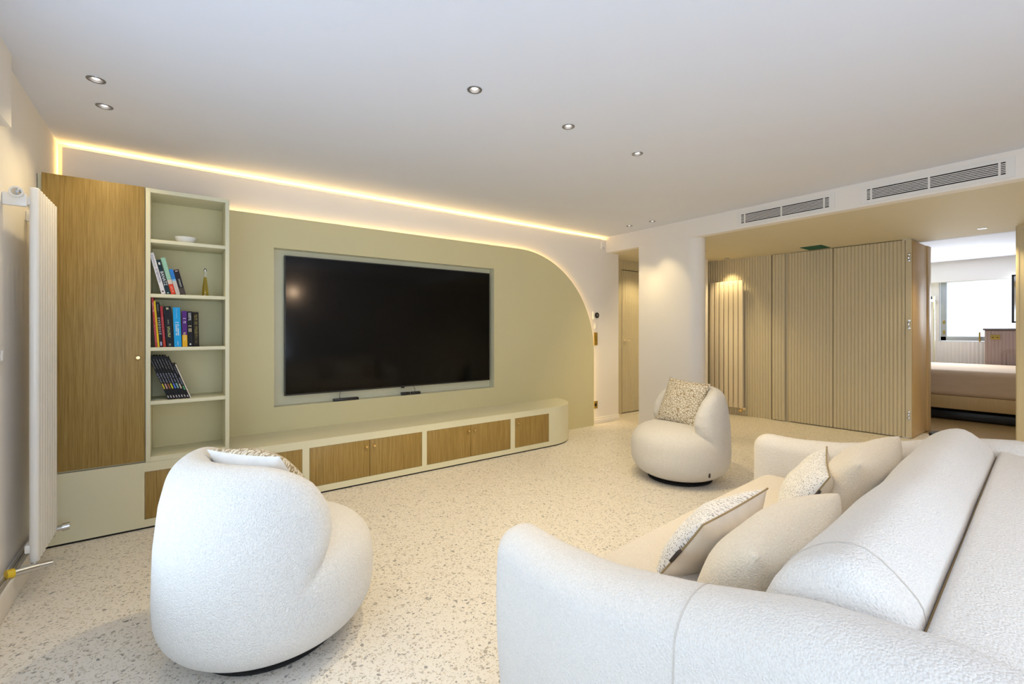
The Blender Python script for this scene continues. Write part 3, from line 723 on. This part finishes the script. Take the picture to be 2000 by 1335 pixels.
bm = NB(); tube(bm, [(-0.594, 3.003, 0.150), (-0.520, 3.045, 0.142)], 0.017, 14); tube(bm, [(-0.537, 3.075, 0.135), (-0.537, 3.085, 0.17)], 0.012, 12)
tube(bm, [(-0.525, 3.042, 0.143), (-0.475, 3.062, 0.137)], 0.014, 14)
obj('valve', bm, M_CHROME, rd)
obj('valve_cap', tube(NB(), [(-0.612, 2.992, 0.152), (-0.590, 3.005, 0.150)], 0.0205, 14), M_YELLOW, rd, label='yellow valve cap')
bm = NB(); tube(bm, [(-0.537, 3.465, 0.13), (-0.537, 3.465, 0.17)], 0.012, 12); tube(bm, [(-0.60, 3.468, 0.16), (-0.50, 3.475, 0.17)], 0.016, 12); tube(bm, [(-0.50, 3.475, 0.17), (-0.47, 3.478, 0.172)], 0.021, 12)
obj('valve', bm, M_CHROME, rd)
bm = NB(); tube(bm, [(-0.600, 1.0, 0.137), (-0.600, 3.6, 0.137)], 0.006, 8); tube(bm, [(-0.618, 1.0, 0.137), (-0.618, 3.6, 0.137)], 0.006, 8)
obj('pipe', bm, M_COPPER, rd)

rd2 = thing('radiator', 'tall beige flat panel radiator on the fluted wall', 'radiator', (fx(3.55), 3.55, 0.10))
Mr = fw(3.80); n2 = 7; w2_ = 0.497 / n2
Minv = Matrix.Translation(-Vector(rd2.location))
for i in range(n2):
    pts = [(w2_ * (i + .5) + b, -0.062 + a) for a, b in oval(w2_ - 0.007, 0.018)]
    bm = prism(NB(), pts, 'z', 0.115, 1.97, 0.003); bmesh.ops.transform(bm, matrix=Mr, verts=bm.verts)
    obj('tube', bm, M_BEIGE_METAL, rd2, smooth=50)
bm = NB()
for z in (0.17, 1.91): box(bm, 0.01, 0.49, -0.052, -0.032, z - 0.02, z + 0.02, 0.004)
for x in (0.06, 0.45):
    for z in (0.25, 1.84): box(bm, x - 0.015, x + 0.015, -0.04, 0.002, z - 0.02, z + 0.02)
bmesh.ops.transform(bm, matrix=Mr, verts=bm.verts); obj('header', bm, M_BEIGE_METAL, rd2)
for x in (0.465, 0.03):
    bm = NB(); tube(bm, [(x, -0.055, 0.12), (x, -0.055, 0.075)], 0.010, 10); tube(bm, [(x - 0.03, -0.055, 0.075), (x + 0.01, -0.055, 0.075)], 0.014, 10); tube(bm, [(x + 0.03, -0.03, 0.105), (x + 0.045, -0.07, 0.11)], 0.02, 12); tube(bm, [(x, -0.055, 0.11), (x + 0.03, -0.03, 0.105)], 0.008, 8)
    bmesh.ops.transform(bm, matrix=Mr, verts=bm.verts); obj('valve', bm, M_BRASS, rd2)

# ------------------------------------------------------------------ ceiling lamps
def downlight(x, y, z, label, group, r=0.03, power=14, size=95):
    t = thing('downlight', label, 'downlight', (x, y, z), 0, group)
    obj('ring', lathe(NB(), [(r - 0.002, 0.0), (r - 0.002, -0.003), (r + 0.008, -0.003), (r + 0.009, 0.0), (r - 0.002, 0.0)], 24, caps=False), M_GREYRING, t, shift=False, smooth=40)
    obj('reflector', lathe(NB(), [(r, 0.0), (r * 0.86, 0.022), (r * 0.7, 0.045)], 24, caps=False), M_GREYRING, t, shift=False, smooth=40)
    obj('bulb', lathe(NB(), [(0.0, 0.002), (r * 0.42, 0.004), (r * 0.62, 0.012), (r * 0.62, 0.045)], 20), M_BULB, t, shift=False, smooth=60)
    l = bpy.data.lights.new('downlight_beam', 'SPOT'); l.energy = power; l.color = WARM; l.spot_size = math.radians(size); l.spot_blend = 0.7; l.shadow_soft_size = 0.02
    o = bpy.data.objects.new('downlight_beam', l); COL.objects.link(o); o.parent = t; o.location = (0, 0, -0.012)
    return t
DL = ['recessed ceiling light near the left wall, nearer of the pair', 'recessed ceiling light near the left wall, one closer to the oak cupboard',
      'recessed ceiling light first of the middle row of three', 'recessed ceiling light second of the middle row of three', 'recessed ceiling light third of the middle row, nearest the pier',
      'small recessed ceiling light before the pier, one closer to the corridor', 'small recessed ceiling light before the pier, one closer to the vents']
for (x, y), lb, pw in zip(CEIL_LIGHTS, DL, (11, 11, 60, 62, 64, 27, 27)): downlight(x, y, HC, lb, 'recessed lights in the main ceiling', power=pw, size=75 if pw == 27 else 105)
downlight(*SOFFIT_LIGHTS[0], ZS, 'small recessed light above the beige radiator', 'recessed lights in the low ceiling', 0.028, 30, 80)
downlight(*SOFFIT_LIGHTS[1], ZS, 'small recessed light above the bedroom doorway', 'recessed lights in the low ceiling', 0.028, 34, 110)

ADDED_LIGHTS = [(5.55, 4.05, ZS, 32, 'added fill light inside the corridor behind the pier'), (5.65, 3.35, ZS, 38, 'added fill light hidden behind the pier'),  # unseen lamps added to brighten the low ceiling and the rear
         (5.7, -0.5, ZS, 46, 'added fill light in the low ceiling behind the sofa end'), (5.6, 0.1, ZS, 42, 'added fill light in the low ceiling beside the sofa end'),
         (1.2, -0.95, HC, 10, 'added ceiling fill light behind the camera, first of the rear row'), (2.5, -0.95, HC, 10, 'added ceiling fill light behind the sofa, second of the rear row'), (3.8, -0.95, HC, 10, 'added ceiling fill light behind the sofa, third of the rear row')]
for x, y, z, pw, lb in ADDED_LIGHTS: downlight(x, y, z - (0.05 if True else 0) + 0.046, lb, 'added fill lights out of the picture', 0.028, pw, 120)

# green mesh vent and air-conditioning grilles
gv = thing('ceiling_vent', 'dark green rectangular vent in the low ceiling above the fluted doors', 'vent', (6.53, 2.36, ZS))
obj('frame', B(6.39, 6.69, 2.235, 2.475, ZS - 0.004, ZS + 0.0), M_GREEN, gv); bm = NB()
for i in range(7): box(bm, 6.41 + i * 0.04, 6.43 + i * 0.04, 2.25, 2.46, ZS - 0.008, ZS - 0.004)
obj('louvre', bm, M_GREEN, gv)
def grille(y0, y1, z0, z1, muls, label):
    t = thing('air_vent', label, 'air vent', (XS, (y0 + y1) / 2, z0), 0, 'air vents in the soffit')
    iy0, iy1, iz0, iz1 = y0 + 0.045, y1 - 0.045, z0 + 0.028, z1 - 0.030
    bm = NB(); X0, X1 = XS - 0.006, XS
    box(bm, X0, X1, y0, iy0, z0, z1); box(bm, X0, X1, iy1, y1, z0, z1); box(bm, X0, X1, iy0, iy1, z0, iz0); box(bm, X0, X1, iy0, iy1, iz1, z1)
    obj('frame', bm, M_WHITEPL, t)
    obj('backing', B(XS - 0.0012, XS - 0.0004, iy0, iy1, iz0, iz1), M_DARK, t)
    n = 6; st = (iz1 - iz0) / (n + 1)
    for i in range(n):
        z = iz0 + st * (i + 1); obj('slat', B(XS - 0.0058, XS - 0.0013, iy0, iy1, z - 0.0030, z + 0.0030), M_WHITEPL, t)
    for y in muls: obj('mullion', B(XS - 0.0065, XS - 0.0013, y - 0.006, y + 0.006, iz0, iz1), M_WHITEPL, t)
    return t
grille(1.536, 2.411, 2.322, 2.470, (2.33, 1.98, 1.62), 'white slatted air vent in the soffit nearer the pier')
grille(0.46, 1.349, 2.320, 2.466, (1.275, 0.91, 0.535), 'white slatted air vent in the soffit above the bedroom doorway')

# ------------------------------------------------------------------ wall devices
dv = thing('motion_sensor', 'small white sensor box high beside the corridor opening', 'sensor', (4.615, YW, 2.34))
obj('body', B(4.585, 4.645, YW - 0.035, YW, 2.335, 2.425, 0.006), M_WHITEPL, dv); obj('lens', B(4.597, 4.633, YW - 0.038, YW - 0.033, 2.375, 2.410, 0.002), M_WHITEPL, dv); obj('vent_slot', B(4.600, 4.630, YW - 0.037, YW - 0.033, 2.345, 2.352), M_GREYFRAME, dv)
th = thing('thermostat', 'white square thermostat with black round dial beside the sage panel', 'thermostat', (4.49, YW, 1.40))
obj('plate', B(4.437, 4.545, YW - 0.014, YW, 1.394, 1.498, 0.004), M_WHITEPL, th); obj('dial', lathe(NB(), [(0.0, -0.028), (0.034, -0.028), (0.038, -0.024), (0.038, -0.012), (0.0, -0.012)], 28, (4.503, YW, 1.446), 'y'), M_BLACK, th, smooth=40)
obj('display', lathe(NB(), [(0.0, -0.0285), (0.016, -0.0284), (0.016, -0.027)], 20, (4.503, YW, 1.446), 'y'), M_GREYRING, th)
sw = thing('light_switch', 'white switch plate between the thermostat and the brass plate', 'switch', (4.50, YW, 1.27))
obj('plate', B(4.468, 4.53, YW - 0.008, YW, 1.265, 1.345, 0.003), M_WHITEPL, sw); obj('rocker', B(4.483, 4.515, YW - 0.011, YW - 0.006, 1.283, 1.327, 0.002), M_WHITEPL, sw)
sw = thing('light_switch', 'tall brass switch plate on the white wall beside the sage panel', 'switch', (4.495, YW, 1.05))
obj('plate', B(4.462, 4.528, YW - 0.008, YW, 1.048, 1.218, 0.002), M_DARKBRASS, sw)
for z in (1.09, 1.175): obj('toggle', lathe(NB(), [(0.0, -0.02), (0.005, -0.02), (0.006, -0.007)], 10, (4.495, YW, z), 'y'), M_DARKBRASS, sw)
so = thing('power_socket', 'brass socket with black outlet low beside the sage panel', 'socket', (4.49, YW, 0.2))
obj('plate', B(4.462, 4.53, YW - 0.008, YW, 0.208, 0.305, 0.002), M_DARKBRASS, so); obj('outlet', lathe(NB(), [(0.0, -0.0095), (0.022, -0.0095), (0.022, -0.007)], 20, (4.49, YW, 0.257), 'y'), M_BLACK, so)
sl = thing('light_switch', 'small white switch plate at the edge of the left wall', 'switch', (XL, 2.99, 1.1))
obj('plate', B(XL, XL + 0.010, 2.90, 3.035, 1.095, 1.18, 0.003), M_WHITEPL, sl); obj('rocker', B(XL + 0.009, XL + 0.014, 2.985, 3.015, 1.115, 1.16, 0.002), M_WHITEPL, sl)
bm = NB(); box(bm, 4.413, 4.957, YW - 0.014, YW, 0, 0.085, 0.003); box(bm, 4.413, 4.957, YW - 0.018, YW, 0, 0.06, 0.003); struct('baseboard_front', bm, M_WALL)

wl = thing('wall_lamp', 'small glowing lamp on the back wall seen in the television reflection', 'lamp', (1.93, YB, 2.0))
obj('mount', B(1.88, 1.98, YB, YB + 0.03, 1.97, 2.07, 0.005), M_BRASS, wl)
obj('globe', lathe(NB(), [(0.0, -0.07)] + [(0.07 * math.sin(a), -0.07 * math.cos(a)) for a in np.linspace(0.2, PI - 0.2, 9)] + [(0.0, 0.07)], 20, (1.93, YB + 0.10, 2.02)), M_WALLLAMP, wl, smooth=60)

# ------------------------------------------------------------------ swivel chairs (implicit surface -> surface nets)
def surface_nets(f, lo, hi, step):
    ax = [np.arange(lo[i], hi[i] + step, step) for i in range(3)]
    X, Y, Z = np.meshgrid(*ax, indexing='ij'); D = f(X, Y, Z); ins = D < 0
    n = D.shape; cs = tuple(k - 1 for k in n)
    corners = [(i, j, k) for i in (0, 1) for j in (0, 1) for k in (0, 1)]
    cut = lambda A, c: A[c[0]:c[0] + cs[0], c[1]:c[1] + cs[1], c[2]:c[2] + cs[2]]
    cnt = sum(cut(ins, c).astype(int) for c in corners); act = (cnt > 0) & (cnt < 8)
    acc = np.zeros(cs + (3,)); num = np.zeros(cs)
    for a in range(8):
        for b in range(a + 1, 8):
            ca, cb = corners[a], corners[b]
            if sum(abs(ca[q] - cb[q]) for q in range(3)) != 1: continue
            da, db = cut(D, ca), cut(D, cb); m = (da < 0) != (db < 0)
            t = np.where(m, da / np.where(m, da - db, 1), 0)
            for q in range(3): acc[..., q] += np.where(m, ca[q] + t * (cb[q] - ca[q]), 0)
            num += m
    I = np.argwhere(act); idx = -np.ones(cs, int); idx[act] = np.arange(len(I))
    V = np.array(lo) + step * (I + acc[act] / num[act][:, None])
    Fc = []
    for q in range(3):
        u, v = (q + 1) % 3, (q + 2) % 3
        s0 = [slice(1, -1)] * 3; s0[q] = slice(0, n[q] - 1)
        s1 = list(s0); s1[q] = slice(1, n[q])
        A = ins[tuple(s0)]; Bq = ins[tuple(s1)]; E = np.argwhere(A != Bq); flip = A[A != Bq]
        off = np.ones(3, int); off[q] = 0; E = E + off
        def cell(du, dv):
            c = E.copy(); c[:, u] -= du; c[:, v] -= dv; return idx[c[:, 0], c[:, 1], c[:, 2]]
        quad = np.stack([cell(1, 1), cell(0, 1), cell(0, 0), cell(1, 0)], 1)
        quad[~flip] = quad[~flip][:, ::-1]
        Fc.append(quad)
    return V, np.concatenate(Fc)
def smax(a, b, k): h = np.clip(0.5 + 0.5 * (a - b) / k, 0, 1); return b * (1 - h) + a * h + k * h * (1 - h)
def smin(a, b, k): return -smax(-a, -b, k)
RC = 0.40
def chair_parts(X, Y, Z):
    rho = np.sqrt(X * X + Y * Y)
    zc, hu, hd = 0.24, 0.230, 0.230
    s = np.where(Z > zc, np.abs(Z - zc) / hu, np.abs(Z - zc) / hd)
    pw = np.where(Z > zc, 3.1, 2.9)
    drum = ((np.maximum(rho / RC, 1e-6) ** pw + s ** pw) ** (1 / pw) - 1) * 0.20
    Ro = np.interp(Z, [0.0, 0.12, 0.235, 0.32, 0.45, 0.60, 0.72, 0.80], [0.36, 0.39, 0.400, 0.400, 0.396, 0.380, 0.352, 0.33])
    outer = rho - Ro
    topz = Z - 0.775
    cav = np.interp(Z, [0.40, 0.50, 0.70, 0.80], [0.245, 0.25, 0.27, 0.285]) - np.sqrt((X - 0.075) ** 2 + Y * Y)
    xf = np.interp(Z, [0.20, 0.32, 0.38, 0.43, 0.50, 0.58, 0.68, 0.77], [-0.01, -0.01, 0.01, 0.045, 0.07, 0.06, 0.012, -0.065])
    front = (X - xf) * 0.92
    low = 0.22 - Z
    back = smax(smax(smax(outer, topz, 0.10), front, 0.115), cav, 0.085)
    back = smax(back, low, 0.02)
    return drum, back
def chair_f(X, Y, Z):
    d, b = chair_parts(X, Y, Z); return smin(d, b, 0.003)
CV, CFc = surface_nets(chair_f, (-0.46, -0.46, -0.01), (0.46, 0.46, 0.82), 0.0105)
eps = 0.004
def G(v):
    a = [v[:, i] for i in range(3)]; g = []
    for i in range(3):
        p = list(a); q = list(a); p[i] = p[i] + eps; q[i] = q[i] - eps; g.append(chair_f(*p) - chair_f(*q))
    g = np.stack(g, 1); return g / np.maximum(np.linalg.norm(g, axis=1), 1e-9)[:, None]
CN = G(CV); dd_, bb_ = chair_parts(CV[:, 0], CV[:, 1], CV[:, 2]); isb = (bb_ < dd_ + 0.004) & (CV[:, 2] > 0.30)
fb = isb[CFc].sum(1) >= 2
def sub(mask, name):
    Fs = CFc[mask]; used, inv = np.unique(Fs, return_inverse=True); Fs = inv.reshape(Fs.shape)
    me = bpy.data.meshes.new(name); me.from_pydata(CV[used].tolist(), [], Fs.tolist())
    me.polygons.foreach_set('use_smooth', [True] * len(me.polygons))
    me.normals_split_custom_set_from_vertices([tuple(x) for x in CN[used]])
    me.materials.append(M_BOUCLE); return me
me_seat, me_back = sub(~fb, 'seat'), sub(fb, 'backrest')
def make_chair(label, loc, rz):
    t = thing('swivel_armchair', label, 'armchair', loc, rz, 'white swivel armchairs')
    for n_, me in (('seat', me_seat), ('backrest', me_back)): place(bpy.data.objects.new(n_, me), t)
    obj('swivel_base', lathe(NB(), [(0.0, 0.0), (0.255, 0.0), (0.26, 0.003), (0.26, 0.012), (0.25, 0.018), (0.0, 0.018)], 48), M_DARK, t, shift=False)
    return t
ch1 = make_chair('white boucle swivel armchair seen from behind near the left wall', (0.327, 2.122, 0), math.radians(18.5))
ch2 = make_chair('white boucle swivel armchair facing left in front of the pier', (3.461, 2.272, 0), math.radians(156))
lb = obj('brand_tag', B(-0.006, 0.006, -0.004, 0.004, -0.017, 0.017), M_TAG, ch2, shift=False); 
def chair_rho(phi, z):
    a, b = 0.1, 0.6
    for _ in range(40):
        m = (a + b) / 2
        if chair_f(np.array([m * math.cos(phi)]), np.array([m * math.sin(phi)]), np.array([z]))[0] < 0: a = m
        else: b = m
    return a
ph = math.radians(91.8); rr = chair_rho(ph, 0.128) + 0.003
lb.location = (rr * math.cos(ph), rr * math.sin(ph), 0.128); lb.rotation_euler = (0, 0, ph - PI / 2)
lb.name = 'fabric_tag'
sp = [(math.radians(168), z, chair_rho(math.radians(168), z)) for z in (0.36, 0.32, 0.28, 0.24, 0.20, 0.16, 0.12, 0.09)]
obj('seam', tube(NB(), [(r * math.cos(a), r * math.sin(a), z) for a, z, r in sp], 0.0014, 5), M_SEAM_PALE, ch1, shift=False)

# ------------------------------------------------------------------ pillows
def pillow_half(W, H, T, side, n=26, seed=0, wr=0.004, sag=0.0, puff=2.4):
    rn = np.random.RandomState(seed); ph = rn.uniform(0, 6.28, 8); fr = rn.uniform(2, 6, 8)
    g = np.sin(np.linspace(-PI / 2, PI / 2, n + 1)); V = []
    for b in g:
        for a in g:
            x = W / 2 * a * (1 - 0.07 * (1 - b * b) * abs(a) ** 3); y = H / 2 * b * (1 - 0.07 * (1 - a * a) * abs(b) ** 3)
            th = T / 2 * ((1 - abs(a) ** puff) * (1 - abs(b) ** puff)) ** (0.55 if puff > 2.2 else 0.42)
            edge = (1 - a ** 4) * (1 - b ** 4)
            w = wr * edge * (math.sin(fr[0] * a + fr[1] * b + ph[0]) + 0.7 * math.sin(1.5 * fr[2] * a - fr[3] * b + ph[1]) + 0.4 * math.sin(1.8 * fr[4] * b + ph[2] + 2 * a))
            V.append((x, y - sag * (1 - a * a) * (b > 0) * b, side * (th + w)))
    Fc = []
    for j in range(n):
        for i in range(n):
            q = (j * (n + 1) + i, j * (n + 1) + i + 1, (j + 1) * (n + 1) + i + 1, (j + 1) * (n + 1) + i)
            Fc.append(q if side > 0 else q[::-1])
    return V, Fc
def pillow(name, label, group, loc, W, H, T, lean, rz, mf, mb, roll=0.0, piping=True, tagside=None, seed=0, sag=0.0, wr=0.004, puff=2.4):
    t = thing(name, label, 'cushion', loc, 0, group)
    t.rotation_euler = (Matrix.Rotation(rz, 4, 'Z') @ Matrix.Rotation(PI / 2 + lean, 4, 'X') @ Matrix.Rotation(roll, 4, 'Z')).to_euler()
    obj('front_cover', pillow_half(W, H, T, -1, seed=seed, sag=sag, wr=wr, puff=puff), mf, t, shift=False)
    obj('back_cover', pillow_half(W, H, T, 1, seed=seed + 50, sag=sag, wr=wr, puff=puff), mb, t, shift=False)
    if piping:
        V, _ = pillow_half(W, H, T, 1, seed=seed, sag=sag); n = 26; N1 = n + 1
        ring = [V[i] for i in range(n)] + [V[j * N1 + n] for j in range(n)] + [V[n * N1 + n - i] for i in range(n)] + [V[(n - j) * N1] for j in range(n)]
        obj('piping', tube(NB(), [(p[0] * 1.004, p[1] * 1.004, 0) for p in ring], 0.0032, 6, True), M_PIPING, t, shift=False, smooth=60)
    if tagside:
        sx, v0 = tagside
        bm = NB(); box(bm, min(sx * W / 2, sx * (W / 2 + 0.016)) , max(sx * W / 2, sx * (W / 2 + 0.016)), v0, v0 + 0.055, -0.004, 0.006, 0.001)
        obj('fabric_tag', bm, M_TAG, t, shift=False)
    return t

# ------------------------------------------------------------------ sofa
SO = Vector((1.079, 0.219, 0)); SR = math.radians(3.8)
sofa = thing('sofa', 'large cream boucle sofa with rounded arms in the foreground', 'sofa', SO, SR)
def sofa_part(name, geo, m, deform=None, parent=None, c=(0, 0, 0), label=None):
    V, Fc = geo; V = np.array(V) + np.array(c)
    if deform: V = deform(V)
    return obj(name, (V, Fc), m, parent or sofa, shift=False, label=label)
LU = 1.77      # length between the arms
def arm_top(v): return np.interp(v, [-0.25, -0.05, 0.15, 0.37, 0.6, 0.8, 0.95, 1.05], [0.745, 0.765, 0.742, 0.678, 0.630, 0.615, 0.622, 0.62])
def arm_geo(sgn):
    V, Fc = rbox(0.175, 1.25, 0.60, 0.080, (4, 24, 6), 6)
    V = V.copy(); V[:, 1] += 0.40
    f = (V[:, 2] + 0.30) / 0.60
    V[:, 2] = 0.03 + f * (arm_top(V[:, 1]) - 0.03)
    out = np.clip(-V[:, 0] * 1.0 / 0.0875, -1, 1)
    bul = 0.03 * np.sin(np.clip(f, 0, 1) * PI * 0.8) * (out > 0) * out
    V[:, 0] -= bul
    V[:, 0] += 0.03 * np.clip((V[:, 1] - 0.65) / 0.35, 0, 1) * np.clip(0.5 - V[:, 0] / 0.175, 0, 1)
    V[:, 0] *= sgn
    if sgn < 0: Fc = [q[::-1] for q in Fc]
    return V, Fc
a1 = sofa_part('arm', arm_geo(1), M_SOFA, c=(-0.122, 0, 0))
a2 = sofa_part('arm', arm_geo(-1), M_SOFA, c=(LU + 0.122, 0, 0))
sofa_part('base', rbox(LU + 0.10, 1.16, 0.32, 0.05, (10, 8, 4)), M_SOFA, c=(LU / 2, 0.38, 0.19))
def seat_def(V):
    V = V.copy(); v = V[:, 1]; top = V[:, 2] > 0.36
    V[:, 2] += np.where(top, 0.025 * np.sin(np.clip((V[:, 0]) / LU, 0, 1) * PI) * np.sin(np.clip((v - 0.1) / 0.9, 0, 1) * PI), 0)
    return V
sofa_part('seat_cushion', rbox(LU + 0.04, 0.84, 0.26, 0.09, (16, 10, 3), 6), M_SEATF, seat_def, c=(LU / 2, 0.54, 0.295))
# back cushion: a fat roll along the sofa
def roll(u0, u1, n=40, k=36):
    prof = []
    ctrl = [(0.005, 0.40), (0.0, 0.56), (0.0, 0.695), (0.022, 0.748), (0.095, 0.805), (0.17, 0.785), (0.235, 0.72), (0.27, 0.62), (0.285, 0.50), (0.25, 0.41), (0.12, 0.385)]
    P = np.array(ctrl); m = len(P)
    for i in range(k):        # closed Catmull-Rom
        s = i / k * m; j = int(s); f = s - j; p = [P[(j + d) % m] for d in (-1, 0, 1, 2)]
        prof.append(0.5 * ((2 * p[1]) + (-p[0] + p[2]) * f + (2 * p[0] - 5 * p[1] + 4 * p[2] - p[3]) * f * f + (-p[0] + 3 * p[1] - 3 * p[2] + p[3]) * f ** 3))
    prof = np.array(prof); cen = prof.mean(0); V = []; Fc = []
    us = [u0 + (u1 - u0) * (0.5 - 0.5 * math.cos(PI * i / n)) for i in range(n + 1)]
    L = u1 - u0
    for u in us:
        e = min(u - u0, u1 - u) / 0.06; sc = math.sqrt(max(0.0, 1 - (1 - min(e, 1)) ** 2.4)) * 0.985 + 0.015
        wob = 0.006 * math.sin(5 * u) + 0.004 * math.sin(11 * u + 1)
        for p in prof:
            q = cen + (p - cen) * sc; V.append((u, q[0], q[1] + wob * (q[1] > 0.6)))
    for i in range(n):
        for j in range(k): Fc.append((i * k + j, i * k + (j + 1) % k, (i + 1) * k + (j + 1) % k, (i + 1) * k + j))
    Fc.append(tuple(range(k))[::-1]); Fc.append(tuple(n * k + j for j in range(k)))
    return V, [q[::-1] for q in Fc], prof, cen
V, Fc, prof, cen = roll(-0.075, LU + 0.03)
bkc = sofa_part('back_cushion', (V, Fc), M_SOFA)
pp = []
for p in prof[6:27]:
    q = cen + (p - cen) * 1.001; pp.append((0.05, q[0], q[1] + (0.006 * math.sin(0.25) + 0.004 * math.sin(1.55)) * (q[1] > 0.6)))
obj('piping', tube(NB(), pp, 0.0022, 5), M_SEAM_PALE, bkc, shift=False)
def frame_def(V):
    V = V.copy(); V[:, 2] += np.where(V[:, 2] > 0.4, -0.08 * np.clip((-V[:, 1]) / 0.25, 0, 1) ** 2, 0); return V
sofa_part('back_frame', rbox(LU + 0.36, 0.25, 0.69, 0.024, (20, 6, 8), 6), M_SOFA, frame_def, c=(LU / 2, -0.129, 0.378))
obj('seam', tube(NB(), [(u, -0.004, 0.703 + 0.0015 * math.sin(7 * u)) for u in np.linspace(-0.02, LU, 30)], 0.003, 6), M_GAP_SHADE, sofa, shift=False, label='dark tube as the shaded gap between the back cushion and the frame')
# vertical seam across the near arm, following its skin
from mathutils.bvhtree import BVHTree
def arm_seam(arm, sgn, v0):
    me = arm.data; bv = BVHTree.FromPolygons([v.co[:] for v in me.vertices], [p.vertices[:] for p in me.polygons])
    cu = (-0.122 if sgn > 0 else LU + 0.122); pts = []
    for a in np.linspace(60, 205, 40):
        d = Vector((sgn * math.cos(math.radians(a)), 0, math.sin(math.radians(a)) ))
        o = Vector((cu, v0, 0.45)); h = bv.ray_cast(o + d * 1.0, -d)
        if h[0] is not None: pts.append(h[0] + d * 0.0005)
    return tube(NB(), pts, 0.0018, 5)
obj('seam', arm_seam(a1, 1, 0.35), M_SEAM_PALE, a1, shift=False); obj('seam', arm_seam(a2, -1, 0.35), M_SEAM_PALE, a2, shift=False)
for u in (-0.1, LU + 0.1):
    for v in (-0.15, 0.9): obj('foot', B(u - 0.03, u + 0.03, v - 0.03, v + 0.03, 0, 0.045), M_BLACK, sofa, shift=False)

def on_sofa(u, v, z): p = Matrix.Rotation(SR, 4, 'Z') @ Vector((u, v, z)); return (SO.x + p.x, SO.y + p.y, z)
def from_world(x, y, z): return (x, y, z)
pillow('fleece_cushion', 'plump fluffy beige cushion on the sofa nearest the near arm', 'fluffy beige cushions', (1.45, 0.645, 0.54), 0.66, 0.38, 0.25, math.radians(30), SR, M_FLUFFY, M_FLUFFY, piping=False, seed=3, wr=0.004, puff=2.0)
pillow('fleece_cushion', 'plump fluffy beige cushion standing against the far sofa arm', 'fluffy beige cushions', (2.42, 0.72, 0.56), 0.70, 0.42, 0.24, math.radians(28), SR, M_FLUFFY, M_FLUFFY, piping=False, seed=8, wr=0.004, puff=2.0)
pillow('lumbar_cushion', 'speckled white cushion with taupe piping nearest the near sofa arm', 'speckled piped cushions', (1.55, 0.885, 0.52), 0.50, 0.32, 0.16, math.radians(35), SR, M_DOT, M_LINEN, tagside=(-1, -0.02), seed=12)
pillow('lumbar_cushion', 'speckled white cushion with taupe piping before the far fluffy one', 'speckled piped cushions', (2.25, 0.85, 0.54), 0.54, 0.34, 0.15, math.radians(30), SR + math.radians(16), M_DOT, M_LINEN, tagside=(-1, 0.05), seed=17)
pillow('patterned_cushion', 'taupe and cream geometric cushion on the swivel chair by the pier', 'geometric cushions', (3.50, 2.27, 0.635), 0.40, 0.40, 0.13, math.radians(26), math.radians(90), M_CELL, M_CELL, roll=math.radians(4), piping=False, tagside=(-1, 0.06), seed=21)
pillow('patterned_cushion', 'white backed geometric cushion on the swivel chair seen from behind', 'geometric cushions', (0.30, 2.095, 0.630), 0.36, 0.38, 0.16, math.radians(38), math.radians(-53.5), M_CELL, M_WHITELINEN, piping=False, seed=25)

# low dark side table half hidden behind the sofa
st = thing('side_table', 'small dark side table half hidden behind the far sofa end', 'side table', (4.424, 0.737, 0))
obj('table_top', lathe(NB(), [(0.0, 0.485), (0.115, 0.485), (0.12, 0.49), (0.12, 0.505), (0.115, 0.51), (0.0, 0.51)], 40), M_TABLE, st, shift=False)
obj('stem', lathe(NB(), [(0.0, 0.012), (0.015, 0.012), (0.015, 0.486), (0.0, 0.486)], 16), M_TABLE, st, shift=False)
obj('foot', lathe(NB(), [(0.0, 0.0), (0.11, 0.0), (0.11, 0.008), (0.0, 0.014)], 32), M_TABLE, st, shift=False)
